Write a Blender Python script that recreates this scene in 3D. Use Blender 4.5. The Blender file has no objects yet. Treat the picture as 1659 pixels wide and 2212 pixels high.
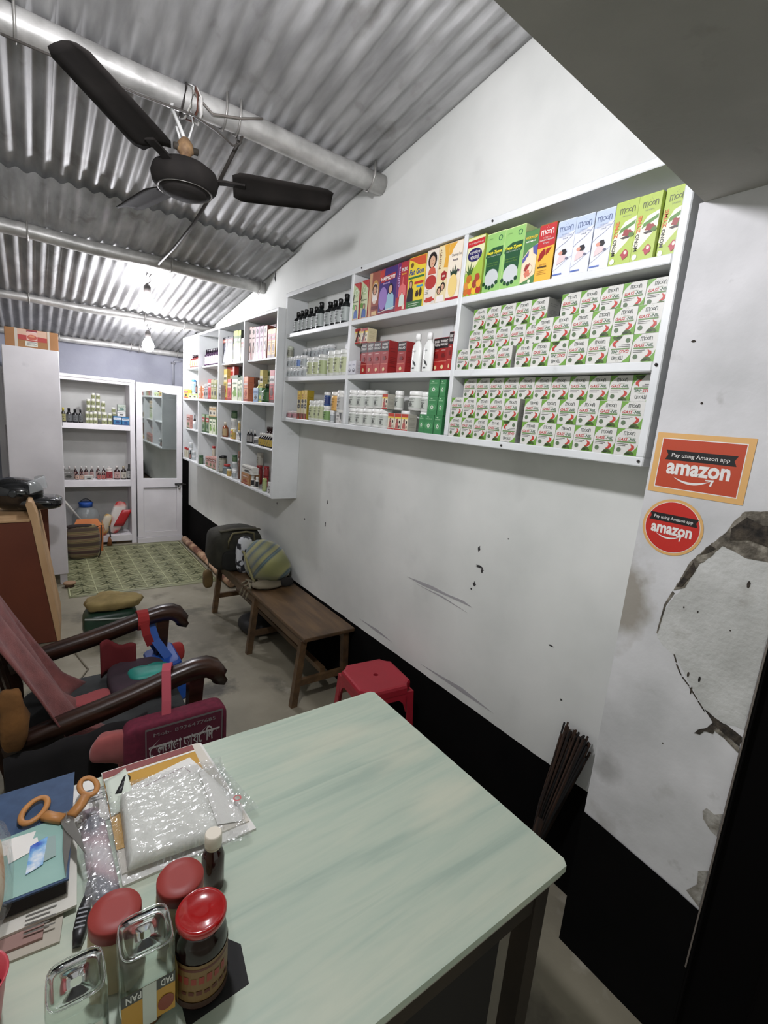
import bpy, math, random
from mathutils import Vector, Matrix, noise
random.seed(7)
PI = math.pi
SC = bpy.context.scene
COL = SC.collection
# ---------------------------------------------------------------- camera
cam_d = bpy.data.cameras.new('camera'); cam = bpy.data.objects.new('camera', cam_d); COL.objects.link(cam)
YAW, PITCH, ROLL = 0.64304563, -0.19177936, 0.08486651
f_ = Vector((math.sin(YAW)*math.cos(PITCH), math.cos(YAW)*math.cos(PITCH), math.sin(PITCH)))
r_ = Vector((math.cos(YAW), -math.sin(YAW), 0)); u_ = r_.cross(f_)
r2, u2 = r_*math.cos(ROLL)+u_*math.sin(ROLL), -r_*math.sin(ROLL)+u_*math.cos(ROLL)
cam.matrix_world = Matrix(((r2.x, u2.x, -f_.x, -1.6), (r2.y, u2.y, -f_.y, 0), (r2.z, u2.z, -f_.z, 1.75), (0, 0, 0, 1)))
cam_d.sensor_fit = 'HORIZONTAL'; cam_d.sensor_width = 36; cam_d.lens = 36*1033.2/1659
cam_d.clip_start = 0.02
SC.camera = cam
# ---------------------------------------------------------------- world, exposure
w = bpy.data.worlds.new('ambient_fill'); SC.world = w; w.use_nodes = True
w.node_tree.nodes['Background'].inputs[0].default_value = (0.9, 0.93, 0.86, 1)
w.node_tree.nodes['Background'].inputs[1].default_value = 0.6  # even pale fill added to lift the shadows beyond what the bulbs give
SC.view_settings.view_transform = 'Standard'; SC.view_settings.look = 'None'
SC.view_settings.exposure = 0.42; SC.view_settings.gamma = 1.0; SC.view_settings.use_curve_mapping = False
BULB = 205.0     # emission strength of the hanging bulbs
BULB_NEAR = 445.0 # the bulb hanging by the concrete slab

# ---------------------------------------------------------------- materials
def lin(c):
    return tuple((x/12.92 if x <= .04045 else ((x+.055)/1.055)**2.4) for x in c)
def rgb(r, g, b): return lin((r/255, g/255, b/255))
_m = {}
def M(c, rough=.6, metal=0., name=None, **k):
    """flat procedural paint; c = sRGB 0-255"""
    key = (c, rough, metal, tuple(sorted(k.items())))
    if key in _m: return _m[key]
    m = bpy.data.materials.new(name or 'paint'); m.use_nodes = True
    b = m.node_tree.nodes['Principled BSDF']
    b.inputs['Base Color'].default_value = (*rgb(*c), 1)
    b.inputs['Roughness'].default_value = rough; b.inputs['Metallic'].default_value = metal
    for a, v in k.items():
        if a == 'trans': b.inputs['Transmission Weight'].default_value = v
        if a == 'alpha': b.inputs['Alpha'].default_value = v
        if a == 'ior': b.inputs['IOR'].default_value = v
        if a == 'spec': b.inputs['Specular IOR Level'].default_value = v
        if a == 'coat': b.inputs['Coat Weight'].default_value = v
        if a == 'sheen': b.inputs['Sheen Weight'].default_value = v
        if a == 'emit': b.inputs['Emission Color'].default_value = (*rgb(*c), 1); b.inputs['Emission Strength'].default_value = v
    _m[key] = m
    return m
def N(name, stops, scale=(1, 1, 1), detail=5, nscale=4., rough=.6, metal=0., bump=0., bscale=None, dist=0., kind='noise', rot=(0, 0, 0), bdist=.01, rrange=None, sheen=0):
    """noise / wave ramp material on object coordinates; stops = [(pos,(r,g,b))]"""
    m = bpy.data.materials.new(name); m.use_nodes = True; nt = m.node_tree; nd = nt.nodes; ln = nt.links
    b = nd['Principled BSDF']; b.inputs['Roughness'].default_value = rough; b.inputs['Metallic'].default_value = metal
    if sheen: b.inputs['Sheen Weight'].default_value = sheen
    tc = nd.new('ShaderNodeTexCoord'); mp = nd.new('ShaderNodeMapping'); mp.inputs['Scale'].default_value = scale; mp.inputs['Rotation'].default_value = rot
    ln.new(tc.outputs['Object'], mp.inputs[0])
    if kind == 'wave':
        t = nd.new('ShaderNodeTexWave'); t.inputs['Scale'].default_value = nscale; t.inputs['Distortion'].default_value = dist
        t.inputs['Detail'].default_value = detail; t.inputs['Detail Scale'].default_value = 2; o = t.outputs['Color']
    elif kind == 'vor':
        t = nd.new('ShaderNodeTexVoronoi'); t.inputs['Scale'].default_value = nscale; o = t.outputs['Distance']
    else:
        t = nd.new('ShaderNodeTexNoise'); t.inputs['Scale'].default_value = nscale; t.inputs['Detail'].default_value = detail
        t.inputs['Distortion'].default_value = dist; o = t.outputs['Fac']
    ln.new(mp.outputs[0], t.inputs['Vector'])
    cr = nd.new('ShaderNodeValToRGB'); e = cr.color_ramp.elements
    e[0].position = stops[0][0]; e[0].color = (*rgb(*stops[0][1]), 1)
    e[1].position = stops[-1][0]; e[1].color = (*rgb(*stops[-1][1]), 1)
    for p, c in stops[1:-1]:
        x = e.new(p); x.color = (*rgb(*c), 1)
    ln.new(o, cr.inputs[0]); ln.new(cr.outputs[0], b.inputs['Base Color'])
    if rrange:
        mr = nd.new('ShaderNodeMapRange'); mr.inputs['To Min'].default_value = rrange[0]; mr.inputs['To Max'].default_value = rrange[1]
        ln.new(o, mr.inputs['Value']); ln.new(mr.outputs[0], b.inputs['Roughness'])
    if bump:
        t2 = nd.new('ShaderNodeTexNoise'); t2.inputs['Scale'].default_value = bscale or nscale*4; t2.inputs['Detail'].default_value = 4
        ln.new(mp.outputs[0], t2.inputs['Vector'])
        bp = nd.new('ShaderNodeBump'); bp.inputs['Strength'].default_value = bump; bp.inputs['Distance'].default_value = bdist
        ln.new(t2.outputs['Fac'], bp.inputs['Height']); ln.new(bp.outputs[0], b.inputs['Normal'])
    m['t'] = 1
    return m
def addstain(m, col, lo, hi, nscale, scale=(1, 1, 1), amount=1., detail=6):
    """a second noise layer of stains mixed over the base colour"""
    nt = m.node_tree; nd = nt.nodes; ln = nt.links; b = nd['Principled BSDF']
    src = b.inputs['Base Color'].links[0].from_socket
    tc = nd.new('ShaderNodeTexCoord'); mp = nd.new('ShaderNodeMapping'); mp.inputs['Scale'].default_value = scale; mp.inputs['Location'].default_value = (3.1*nscale, 1.7, 2.3)
    ln.new(tc.outputs['Object'], mp.inputs[0])
    t = nd.new('ShaderNodeTexNoise'); t.inputs['Scale'].default_value = nscale; t.inputs['Detail'].default_value = detail
    ln.new(mp.outputs[0], t.inputs['Vector'])
    mr = nd.new('ShaderNodeMapRange'); mr.inputs['From Min'].default_value = lo; mr.inputs['From Max'].default_value = hi; mr.inputs['To Max'].default_value = amount
    ln.new(t.outputs['Fac'], mr.inputs['Value'])
    mx = nd.new('ShaderNodeMix'); mx.data_type = 'RGBA'
    ln.new(mr.outputs[0], mx.inputs[0]); ln.new(src, mx.inputs[6]); mx.inputs[7].default_value = (*rgb(*col), 1)
    ln.new(mx.outputs[2], b.inputs['Base Color'])
    return m

WALL = addstain(N('lilac_limewash', [(.3, (198, 200, 196)), (.7, (216, 217, 213))], nscale=2.2, rough=.75, bump=.12, bscale=30, bdist=.004), (150, 150, 148), .62, .8, 2.6, amount=.35)
WALLB = N('grey_blue_plaster', [(.3, (136, 138, 150)), (.7, (154, 156, 166))], nscale=3, rough=.8, bump=.1, bscale=30)
PILLAR = addstain(addstain(N('stained_plaster', [(.3, (178, 178, 178)), (.7, (204, 203, 204))], nscale=5, rough=.8, bump=.25, bscale=26, bdist=.006), (120, 116, 104), .6, .78, 5.5, amount=.6), (90, 84, 72), .68, .8, 11, amount=.5)
BLACKP = N('black_dado_paint', [(.3, (6, 6, 6)), (.7, (10, 9, 9))], nscale=6, rough=.95)
BLACKP.node_tree.nodes['Principled BSDF'].inputs['Specular IOR Level'].default_value = .08
CONC = addstain(N('grey_concrete', [(.3, (140, 139, 134)), (.7, (160, 158, 152))], nscale=3, rough=.85, bump=.25, bscale=40), (96, 94, 88), .62, .75, 9, amount=.5)
FLOOR = addstain(addstain(N('cement_floor', [(.25, (112, 107, 92)), (.5, (138, 132, 114)), (.75, (158, 151, 132))], nscale=2.2, detail=8, rough=.55, bump=.15, bscale=20, rrange=(.7, .4)), (62, 58, 46), .6, .72, 3.1, amount=.75), (196, 190, 176), .66, .76, 5, amount=.5)
SHEET = addstain(N('galvanised_sheet', [(.3, (146, 146, 146)), (.7, (186, 186, 186))], nscale=5, scale=(3, .6, 3), rough=.36, metal=.6, bump=.12, bscale=14, bdist=.006, rrange=(.48, .68)), (96, 90, 80), .6, .75, 6, amount=.5)
PIPE = N('aluminium_painted_pipe', [(.3, (164, 163, 160)), (.7, (206, 205, 202))], nscale=12, rough=.42, metal=.45, bump=.1)
SHELFW = addstain(N('white_enamel_board', [(.3, (196, 199, 199)), (.7, (214, 216, 216))], nscale=4, rough=.42, bump=.08, bscale=60, bdist=.002), (140, 140, 136), .68, .8, 14, amount=.35)
CUPW = addstain(N('white_painted_ply', [(.3, (204, 201, 203)), (.7, (222, 219, 221))], nscale=3, rough=.5, bump=.05), (150, 148, 150), .68, .78, 6, amount=.4)
DKWOOD = N('dark_polished_wood', [(.3, (30, 17, 11)), (.6, (52, 30, 20)), (.8, (68, 40, 26))], nscale=3, scale=(2, 12, 12), rough=.3, bump=.05)
BENCHW = addstain(N('worn_bench_wood', [(.3, (74, 56, 38)), (.7, (104, 80, 54))], nscale=3, scale=(10, 1.2, 10), rough=.42, bump=.08), (48, 38, 30), .52, .66, 2.6, amount=.8)
REDWOOD = N('reddish_brown_laminate', [(.3, (92, 42, 24)), (.7, (108, 52, 30))], nscale=2, rough=.5)
PLY = N('pale_plywood_edge', [(.3, (176, 140, 100)), (.7, (200, 165, 124))], nscale=8, scale=(1, 1, .3), rough=.65)
TABLE = addstain(N('pale_green_laminate', [(.28, (158, 174, 160)), (.42, (172, 186, 170)), (.55, (180, 191, 174)), (.68, (170, 184, 168)), (.8, (192, 196, 176))], nscale=3.4, scale=(.55, 7, 1), detail=12, dist=.7, rough=.36, bump=.05, bscale=12, bdist=.002), (206, 205, 184), .5, .68, 2.6, scale=(.8, 2.4, 1), amount=.5)
CARD = N('brown_cardboard', [(.3, (150, 108, 70)), (.7, (168, 122, 80))], nscale=5, rough=.8)
PAPER = N('white_paper', [(.3, (214, 212, 206)), (.7, (228, 226, 220))], nscale=4, rough=.7)
def spot(m, c, r, col, amount=.7):
    """a damp stain with its own shape around point c"""
    nt = m.node_tree; nd = nt.nodes; ln = nt.links; b = nd['Principled BSDF']; src = b.inputs['Base Color'].links[0].from_socket
    tc = nd.new('ShaderNodeTexCoord'); n = nd.new('ShaderNodeTexNoise'); n.inputs['Scale'].default_value = 14; n.inputs['Detail'].default_value = 6
    mp = nd.new('ShaderNodeMapping'); mp.inputs['Location'].default_value = tuple(-c[i]/r[i] for i in range(3)); mp.inputs['Scale'].default_value = tuple(1/q for q in r)
    ln.new(tc.outputs['Object'], mp.inputs[0]); ln.new(tc.outputs['Object'], n.inputs['Vector'])
    L = nd.new('ShaderNodeVectorMath'); L.operation = 'LENGTH'; ln.new(mp.outputs[0], L.inputs[0])
    ad = nd.new('ShaderNodeMath'); ad.operation = 'MULTIPLY_ADD'; ad.inputs[1].default_value = 1.6; ln.new(n.outputs['Fac'], ad.inputs[0]); ln.new(L.outputs['Value'], ad.inputs[2])
    mr = nd.new('ShaderNodeMapRange'); mr.inputs['From Min'].default_value = 1.9; mr.inputs['From Max'].default_value = 1.2; mr.inputs['To Min'].default_value = 0; mr.inputs['To Max'].default_value = amount
    ln.new(ad.outputs[0], mr.inputs['Value'])
    mx = nd.new('ShaderNodeMix'); mx.data_type = 'RGBA'; ln.new(mr.outputs[0], mx.inputs[0]); ln.new(src, mx.inputs[6]); mx.inputs[7].default_value = (*rgb(*col), 1); ln.new(mx.outputs[2], b.inputs['Base Color'])
    return m
spot(PILLAR, (-.166, .655, 1.27), (.3, .07, .16), (118, 108, 88)); spot(PILLAR, (-.166, .62, .72), (.3, .05, .06), (120, 118, 114), .5)
spot(FLOOR, (-.75, 2.75, 0), (.16, .1, .2), (48, 44, 34), .9); spot(FLOOR, (-.6, 3.6, 0), (.35, .5, .2), (84, 78, 62), .6)
CLEAR = M((240, 242, 242), .08, alpha=.22, name='clear_film')
GLASS = M((236, 242, 238), .06, trans=1., ior=1.45, name='jar_glass')

# ---------------------------------------------------------------- mesh helpers
class MB:
    """collects verts/faces with material slots; build() links ONE mesh object"""
    def __init__(s): s.v = []; s.f = []; s.mi = []; s.ms = []; s.sm = []
    def slot(s, m):
        if m not in s.ms: s.ms.append(m)
        return s.ms.index(m)
    def add(s, vs, fs, m, smooth=False):
        o = len(s.v); s.v += [tuple(p) for p in vs]; k = s.slot(m)
        for f in fs: s.f.append(tuple(i+o for i in f)); s.mi.append(k); s.sm.append(smooth)
        return s
    def box(s, x0, x1, y0, y1, z0, z1, m, mat=None):
        vs = [Vector(p) for p in ((x0, y0, z0), (x1, y0, z0), (x1, y1, z0), (x0, y1, z0), (x0, y0, z1), (x1, y0, z1), (x1, y1, z1), (x0, y1, z1))]
        if mat: vs = [mat @ p for p in vs]
        return s.add(vs, [(3, 2, 1, 0), (4, 5, 6, 7), (0, 1, 5, 4), (1, 2, 6, 5), (2, 3, 7, 6), (3, 0, 4, 7)], m)
    def rbox(s, x0, x1, y0, y1, z0, z1, m, r=.004, mat=None):
        """box with chamfered vertical edges and top"""
        r = min(r, (x1-x0)/2.2, (y1-y0)/2.2, (z1-z0)/2.2)
        def ring(i, z): return [(x0+i+r, y0+i, z), (x1-i-r, y0+i, z), (x1-i, y0+i+r, z), (x1-i, y1-i-r, z), (x1-i-r, y1-i, z), (x0+i+r, y1-i, z), (x0+i, y1-i-r, z), (x0+i, y0+i+r, z)]
        vs = [Vector(p) for zz, i in ((z0, r), (z0+r, 0), (z1-r, 0), (z1, r)) for p in ring(i*.6, zz)]
        if mat: vs = [mat @ p for p in vs]
        fs = [tuple(range(7, -1, -1)), tuple(range(24, 32))]
        for k in range(3):
            for i in range(8): a = k*8+i; b = k*8+(i+1) % 8; fs.append((a, b, b+8, a+8))
        return s.add(vs, fs, m)
    def lathe(s, prof, m, n=18, c=(0, 0, 0), sx=1., sy=1., smooth=True, mat=None, sq=0):
        """prof = [(r,z)...] around z; sq>0 squares the section"""
        vs = []
        for r, z in prof:
            for i in range(n):
                a = 2*PI*(i+.5)/n; k = 1.
                if sq: k = (abs(math.cos(a))**sq+abs(math.sin(a))**sq)**(-1/sq)
                vs.append(Vector((c[0]+r*k*math.cos(a)*sx, c[1]+r*k*math.sin(a)*sy, c[2]+z)))
        if mat: vs = [mat @ p for p in vs]
        fs = []
        for j in range(len(prof)-1):
            for i in range(n): fs.append((j*n+i, j*n+(i+1) % n, (j+1)*n+(i+1) % n, (j+1)*n+i))
        s.add(vs, fs, m, smooth)
        o = len(s.v)-len(vs); k = s.slot(m)
        if prof[0][0] > 1e-5: s.f.append(tuple(o+i for i in range(n-1, -1, -1))); s.mi.append(k); s.sm.append(False)
        if prof[-1][0] > 1e-5: s.f.append(tuple(o+(len(prof)-1)*n+i for i in range(n))); s.mi.append(k); s.sm.append(False)
        return s
    def sweep(s, pts, sec, m, smooth=True, up=(0, 0, 1), scales=None, closed=False):
        """sweep the 2D section sec (side, up) along pts"""
        pts = [Vector(p) for p in pts]; n = len(sec); vs = []; up = Vector(up)
        for i, p in enumerate(pts):
            if closed: t = pts[(i+1) % len(pts)]-pts[i-1]
            else: t = pts[min(i+1, len(pts)-1)]-pts[max(i-1, 0)]
            t = t.normalized() if t.length > 1e-9 else Vector((1, 0, 0))
            sd = t.cross(up)
            if sd.length < .15: sd = t.cross(Vector((0, 1, 0))) if abs(t.y) < .9 else t.cross(Vector((1, 0, 0)))
            sd.normalize(); u = sd.cross(t).normalized(); k = scales[i] if scales else 1
            for a, b in sec: vs.append(p+sd*a*k+u*b*k)
        fs = []
        L = len(pts)
        for j in range(L if closed else L-1):
            for i in range(n): fs.append((j*n+i, j*n+(i+1) % n, ((j+1) % L)*n+(i+1) % n, ((j+1) % L)*n+i))
        if not closed: fs += [tuple(range(n-1, -1, -1)), tuple((L-1)*n+i for i in range(n))]
        return s.add(vs, fs, m, smooth)
    def tube(s, pts, r, m, n=8, **k): return s.sweep(pts, [(r*math.cos(2*PI*i/n), r*math.sin(2*PI*i/n)) for i in range(n)], m, **k)
    def grid(s, fn, nu, nv, m, smooth=True, thick=0.):
        vs = [Vector(fn(i/nu, j/nv)) for j in range(nv+1) for i in range(nu+1)]
        fs = [(j*(nu+1)+i, j*(nu+1)+i+1, (j+1)*(nu+1)+i+1, (j+1)*(nu+1)+i) for j in range(nv) for i in range(nu)]
        if thick:
            nn = [Vector((0, 0, 0)) for _ in vs]
            for f in fs:
                q = (vs[f[1]]-vs[f[0]]).cross(vs[f[3]]-vs[f[0]])
                for i in f: nn[i] += q
            K = len(vs); vs = vs+[p-(q.normalized()*thick if q.length > 0 else q) for p, q in zip(vs, nn)]
            fs2 = [tuple(i+K for i in reversed(f)) for f in fs]; W = nu+1
            ed = [i for i in range(nu)]
            for i in range(nu): fs2 += [(i+1, i, i+K, i+1+K), (nv*W+i, nv*W+i+1, nv*W+i+1+K, nv*W+i+K)]
            for j in range(nv): fs2 += [(j*W, (j+1)*W, (j+1)*W+K, j*W+K), ((j+1)*W+nu, j*W+nu, j*W+nu+K, (j+1)*W+nu+K)]
            fs = fs+fs2
        return s.add(vs, fs, m, smooth)
    def blob(s, c, sz, m, e=.6, nz=.0, seed=0, nu=28, nv=16, rot=None, fn=None, freq=6., flat=0.):
        """super-ellipsoid with cloth wrinkles"""
        def sp(a, p): return math.copysign(abs(a)**p, a)
        vs = []
        for j in range(nv+1):
            ph = -PI/2+PI*j/nv
            for i in range(nu):
                th = 2*PI*i/nu
                p = Vector((sp(math.cos(ph), e)*sp(math.cos(th), e)*sz[0]/2, sp(math.cos(ph), e)*sp(math.sin(th), e)*sz[1]/2, sp(math.sin(ph), e)*sz[2]/2))
                if fn: p = Vector(fn(p))
                if nz:
                    q = p*freq+Vector((seed*3.1, seed*1.7, 0)); d = noise.noise(q)+.5*noise.noise(q*2.3)
                    p = p+p.normalized()*d*nz if p.length > 0 else p
                if rot: p = rot @ p
                vs.append(Vector(c)+p)
        if flat:
            for p in vs: p.z = max(p.z, flat)
        fs = []
        for j in range(nv):
            for i in range(nu): fs.append((j*nu+i, j*nu+(i+1) % nu, (j+1)*nu+(i+1) % nu, (j+1)*nu+i))
        return s.add(vs, fs, m, True)
    def mesh(s, name):
        me = bpy.data.meshes.new(name); me.from_pydata(s.v, [], s.f)
        for m in s.ms: me.materials.append(m)
        me.polygons.foreach_set('material_index', s.mi); me.polygons.foreach_set('use_smooth', s.sm); me.update()
        return me
    def build(s, name, parent=None, loc=None):
        o = bpy.data.objects.new(name, s.mesh(name)); COL.objects.link(o)
        if parent is not None: o.parent = parent
        if loc: o.location = loc
        return o
def part(name, fn, parent, label=None):
    b = MB(); fn(b); o = b.build(name, parent)
    if label: o['label'] = label
    return o
def empty(name, loc=(0, 0, 0), rz=0., kind=None):
    o = bpy.data.objects.new(name, None); COL.objects.link(o); o.location = loc; o.rotation_euler = (0, 0, rz); o.empty_display_size = .05
    if kind: o['kind'] = kind
    return o
def tag(o, label, cat, group=None):
    o['label'] = label; o['category'] = cat
    if group: o['group'] = group
    return o
def thing(name, label, cat, loc=(0, 0, 0), rz=0., group=None): return tag(empty(name, loc, rz), label, cat, group)
def copy_tree(src):
    r = src.copy(); COL.objects.link(r)
    for ch in src.children:
        c = ch.copy(); COL.objects.link(c); c.parent = r
        for g in ch.children:
            d = g.copy(); COL.objects.link(d); d.parent = c
    return r

# ---------------------------------------------------------------- flat print (lettering and artwork on packaging)
_t = {}
def text_mesh(s, bold=0.):
    k = (s, bold)
    if k in _t: return _t[k]
    cu = bpy.data.curves.new('t', 'FONT'); cu.body = s; cu.size = 1; cu.offset = bold; cu.resolution_u = 2
    o = bpy.data.objects.new('t', cu); COL.objects.link(o)
    dg = bpy.context.evaluated_depsgraph_get(); me = bpy.data.meshes.new_from_object(o.evaluated_get(dg))
    vs = [(v.co.x, v.co.y) for v in me.vertices]; fs = [tuple(p.vertices) for p in me.polygons]
    bpy.data.objects.remove(o); bpy.data.curves.remove(cu); bpy.data.meshes.remove(me)
    if vs:
        x0 = min(v[0] for v in vs); x1 = max(v[0] for v in vs); y0 = min(v[1] for v in vs); y1 = max(v[1] for v in vs)
    else: x0 = y0 = 0; x1 = y1 = 1; vs = []
    _t[k] = (vs, fs, x0, y0, x1-x0, y1-y0)
    return _t[k]
class P(MB):
    """print on a w x h panel facing -Y; x,y in 0..1 of the panel"""
    def __init__(s, w, h, mapf=None, off=.0003, rough=.45):
        super().__init__(); s.w = w; s.h = h; s.l = 1; s.off = off; s.rough = rough; s.ink = .92
        s.mapf = mapf or (lambda u, v, o: (u, -o, v))
    def _put(s, pts, fs, c):
        if isinstance(c, tuple): c = tuple(int(q*s.ink) for q in c)
        s.add([s.mapf((x-.5)*s.w, y*s.h, s.off*s.l) for x, y in pts], fs, M(c, s.rough) if isinstance(c, tuple) else c); s.l += .25
        return s
    def poly(s, pts, c): return s._put(pts, [tuple(range(len(pts)))], c)
    def rect(s, x0, y0, x1, y1, c): return s.poly([(x0, y0), (x1, y0), (x1, y1), (x0, y1)], c)
    def ell(s, cx, cy, rx, ry, c, n=18, a0=0, a1=360): return s.poly([(cx+rx*math.cos(math.radians(a0+(a1-a0)*i/n)), cy+ry*math.sin(math.radians(a0+(a1-a0)*i/n))) for i in range(n+(a1-a0 < 360))], c)
    def ring(s, cx, cy, r, t, c, n=18):
        a = s.w/s.h; pts = []; fs = []
        for i in range(n):
            q = 2*PI*i/n; pts += [(cx+r*math.cos(q), cy+r*a*math.sin(q)), (cx+(r-t)*math.cos(q), cy+(r-t)*a*math.sin(q))]
        for i in range(n): j = (i+1) % n; fs.append((2*i, 2*j, 2*j+1, 2*i+1))
        return s._put(pts, fs, c)
    def line(s, pts, t, c):
        """polyline of thickness t (fraction of width)"""
        a = s.w/s.h; vs = []; fs = []
        P_ = [Vector((x, y/a)) for x, y in pts]
        for i, p in enumerate(P_):
            d = P_[min(i+1, len(P_)-1)]-P_[max(0, i-1)]; d.normalize(); n = Vector((-d.y, d.x))*t/2
            for q in (p+n, p-n): vs.append((q.x, q.y*a))
        for i in range(len(P_)-1): fs.append((2*i+1, 2*i+3, 2*i+2, 2*i))
        return s._put(vs, fs, c)
    def text(s, t, cx, cy, w, h, c, bold=0., rot=0, shear=0.):
        """text fitted into w x h (fractions) centred at cx,cy"""
        vs, fs, x0, y0, tw, th = text_mesh(t, bold); pts = []
        W, H = w*s.w, h*s.h
        if rot == 1: W, H = h*s.h, w*s.w
        for x, y in vs:
            a = ((x-x0)/tw-.5)*W; b = ((y-y0)/max(th, 1e-6)-.5)*H; a += b*shear
            if rot == 1: a, b = -b, a
            if rot == 2: a, b = -a, -b
            pts.append((cx+a/s.w, cy+b/s.h))
        return s._put(pts, fs, c)
    def scrib(s, cx, cy, w, h, c, rot=0):
        """lettering too small to read in the photograph: a row of uneven strokes"""
        n = 7
        for i in range(n):
            a = -w/2+w*i/n; g = h*(.7+.3*((i*37+int(cx*90)) % 5)/5)
            s.rect(cx+a, cy-h/2, cx+a+w/n*.68, cy-h/2+g, c)
        return s
    def bars(s, x0, x1, ys, t, c, jag=.2):
        for i, y in enumerate(ys): s.rect(x0, y-t/2, x1-(i % 2)*jag*(x1-x0), y+t/2, c)
        return s
    def blobp(s, cx, cy, rx, ry, c, seed=1, n=14, j=.25):
        return s.poly([(cx+rx*(1+j*math.sin(seed*7+i*2.4))*math.cos(2*PI*i/n), cy+ry*(1+j*math.cos(seed*5+i*1.9))*math.sin(2*PI*i/n)) for i in range(n)], c)
def cylmap(r, zc=0.):
    return lambda u, v, o: ((r+o)*math.sin(u/r), -(r+o)*math.cos(u/r), v+zc)
WH = (216, 215, 208); GRN = (110, 160, 62); DG = (60, 92, 48); RED = (186, 44, 38); BLK = (24, 24, 24)
class CP(P):
    def rect(s, x0, y0, x1, y1, c):
        n = max(1, int(math.ceil((x1-x0)*s.w/.006)))
        pts = [(x0+(x1-x0)*i/n, y) for y in (y0, y1) for i in range(n+1)]
        return s._put(pts, [(i, i+1, n+2+i, n+1+i) for i in range(n)], c)
def moon(p, cx, cy, w, c, acc=(150, 160, 130), h=None):
    h = h or w*.34*p.w/p.h
    p.text('m', cx-w*.33, cy, w*.32, h, c); p.text('n', cx+w*.38, cy, w*.2, h, c)
    p.ring(cx-w*.04, cy, w*.12, w*.035, c, 12); p.ring(cx+w*.17, cy, w*.11, w*.045, c, 12)
    for dx, dy in ((-.09, .75), (.0, 1.0), (.08, .7)): p.ell(cx+dx*w, cy+h*dy, w*.022, w*.022*p.w/p.h, acc, 6)
    p.text('H E R B A L', cx, cy-h*.95, w*.55, h*.28, acc)
def face(p, cx, cy, r, hair=(30, 22, 20), skin=(214, 170, 140)):
    a = p.w/p.h
    p.ell(cx, cy+r*.15*a, r*1.25, r*1.5*a, hair, 14); p.ell(cx, cy-r*.1*a, r*.8, r*1.05*a, skin, 14)
    p.ell(cx-r*.3, cy+r*.1*a, r*.12, r*.07*a, hair, 6); p.ell(cx+r*.3, cy+r*.1*a, r*.12, r*.07*a, hair, 6)
    p.ell(cx, cy-r*.55*a, r*.25, r*.1*a, (180, 70, 70), 8)
def person(p, cx, y0, y1, w, shirt, skin=(206, 160, 130), hair=(26, 20, 20)):
    h = y1-y0
    p.poly([(cx-w*.5, y0), (cx+w*.5, y0), (cx+w*.42, y0+h*.5), (cx+w*.2, y0+h*.66), (cx-w*.2, y0+h*.66), (cx-w*.42, y0+h*.5)], shirt)
    p.ell(cx, y0+h*.78, w*.28, h*.2, hair, 12); p.ell(cx, y0+h*.77, w*.19, h*.15, skin, 12)
def d_gass(p):
    p.rect(0, 0, 1, 1, WH); p.l = 2
    p.poly([(0, .62), (0, 1), (.36, 1), (.16, .86), (.04, .74)], GRN)
    p.poly([(.42, 0), (1, 0), (1, .44), (.93, .3), (.8, .16), (.62, .05)], GRN); p.l = 3
    moon(p, .56, .83, .5, (84, 90, 84)); p.l = 3
    p.text('GASS', .3, .6, .42, .115, (188, 52, 48), .02, shear=.2); p.text('-NIL', .72, .6, .34, .115, (60, 96, 66), .02, shear=.2)
    p.poly([(.07, .475), (.88, .475), (.9, .525), (.09, .525)], (106, 140, 84))
    p.bars(.08, .56, (.42, .36), .022, (96, 96, 92)); p.ell(.2, .2, .1, .09, (92, 112, 82), 12); p.l = 4; p.ell(.2, .21, .07, .062, (170, 182, 150), 12); p.l = 5
    p.poly([(.68, .46), (.76, .4), (.84, .38), (.86, .28), (.76, .2), (.64, .17), (.6, .2), (.7, .26), (.74, .33), (.7, .38)], (190, 62, 50)); p.l = 6
    p.poly([(.46, .03), (.54, .13), (.66, .2), (.8, .16), (.9, .06), (.84, .02), (.7, .05), (.6, .02)], (70, 92, 38)); p.blobp(.62, .08, .1, .045, (40, 58, 26), 3)
def d_mono(p):
    p.rect(0, 0, 1, 1, (176, 196, 92)); p.l = 2; p.poly([(.02, .25), (.1, .45), (.5, .68), (1, .74), (1, .5), (.72, .36), (.5, .28), (.3, .2)], (236, 234, 212))
    p.poly([(.3, .5), (.98, .62), (.98, .68), (.36, .58)], (96, 140, 70)); p.l = 3
    moon(p, .55, .86, .7, (100, 108, 76)); p.text('MONO', .17, .3, .17, .26, (56, 58, 50), .02, rot=1); p.text('ZYME', .17, .58, .17, .26, (214, 112, 64), .02, rot=1)
    p.blobp(.68, .5, .2, .055, (150, 66, 66), 2); p.blobp(.86, .46, .12, .04, (90, 120, 60), 3); p.blobp(.62, .43, .18, .02, (70, 60, 60), 4)
    p.ell(.18, .08, .11, .045, (240, 240, 226), 14); p.blobp(.72, .16, .17, .07, (172, 60, 70), 5); p.ell(.74, .19, .07, .03, (236, 214, 206), 10)
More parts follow.
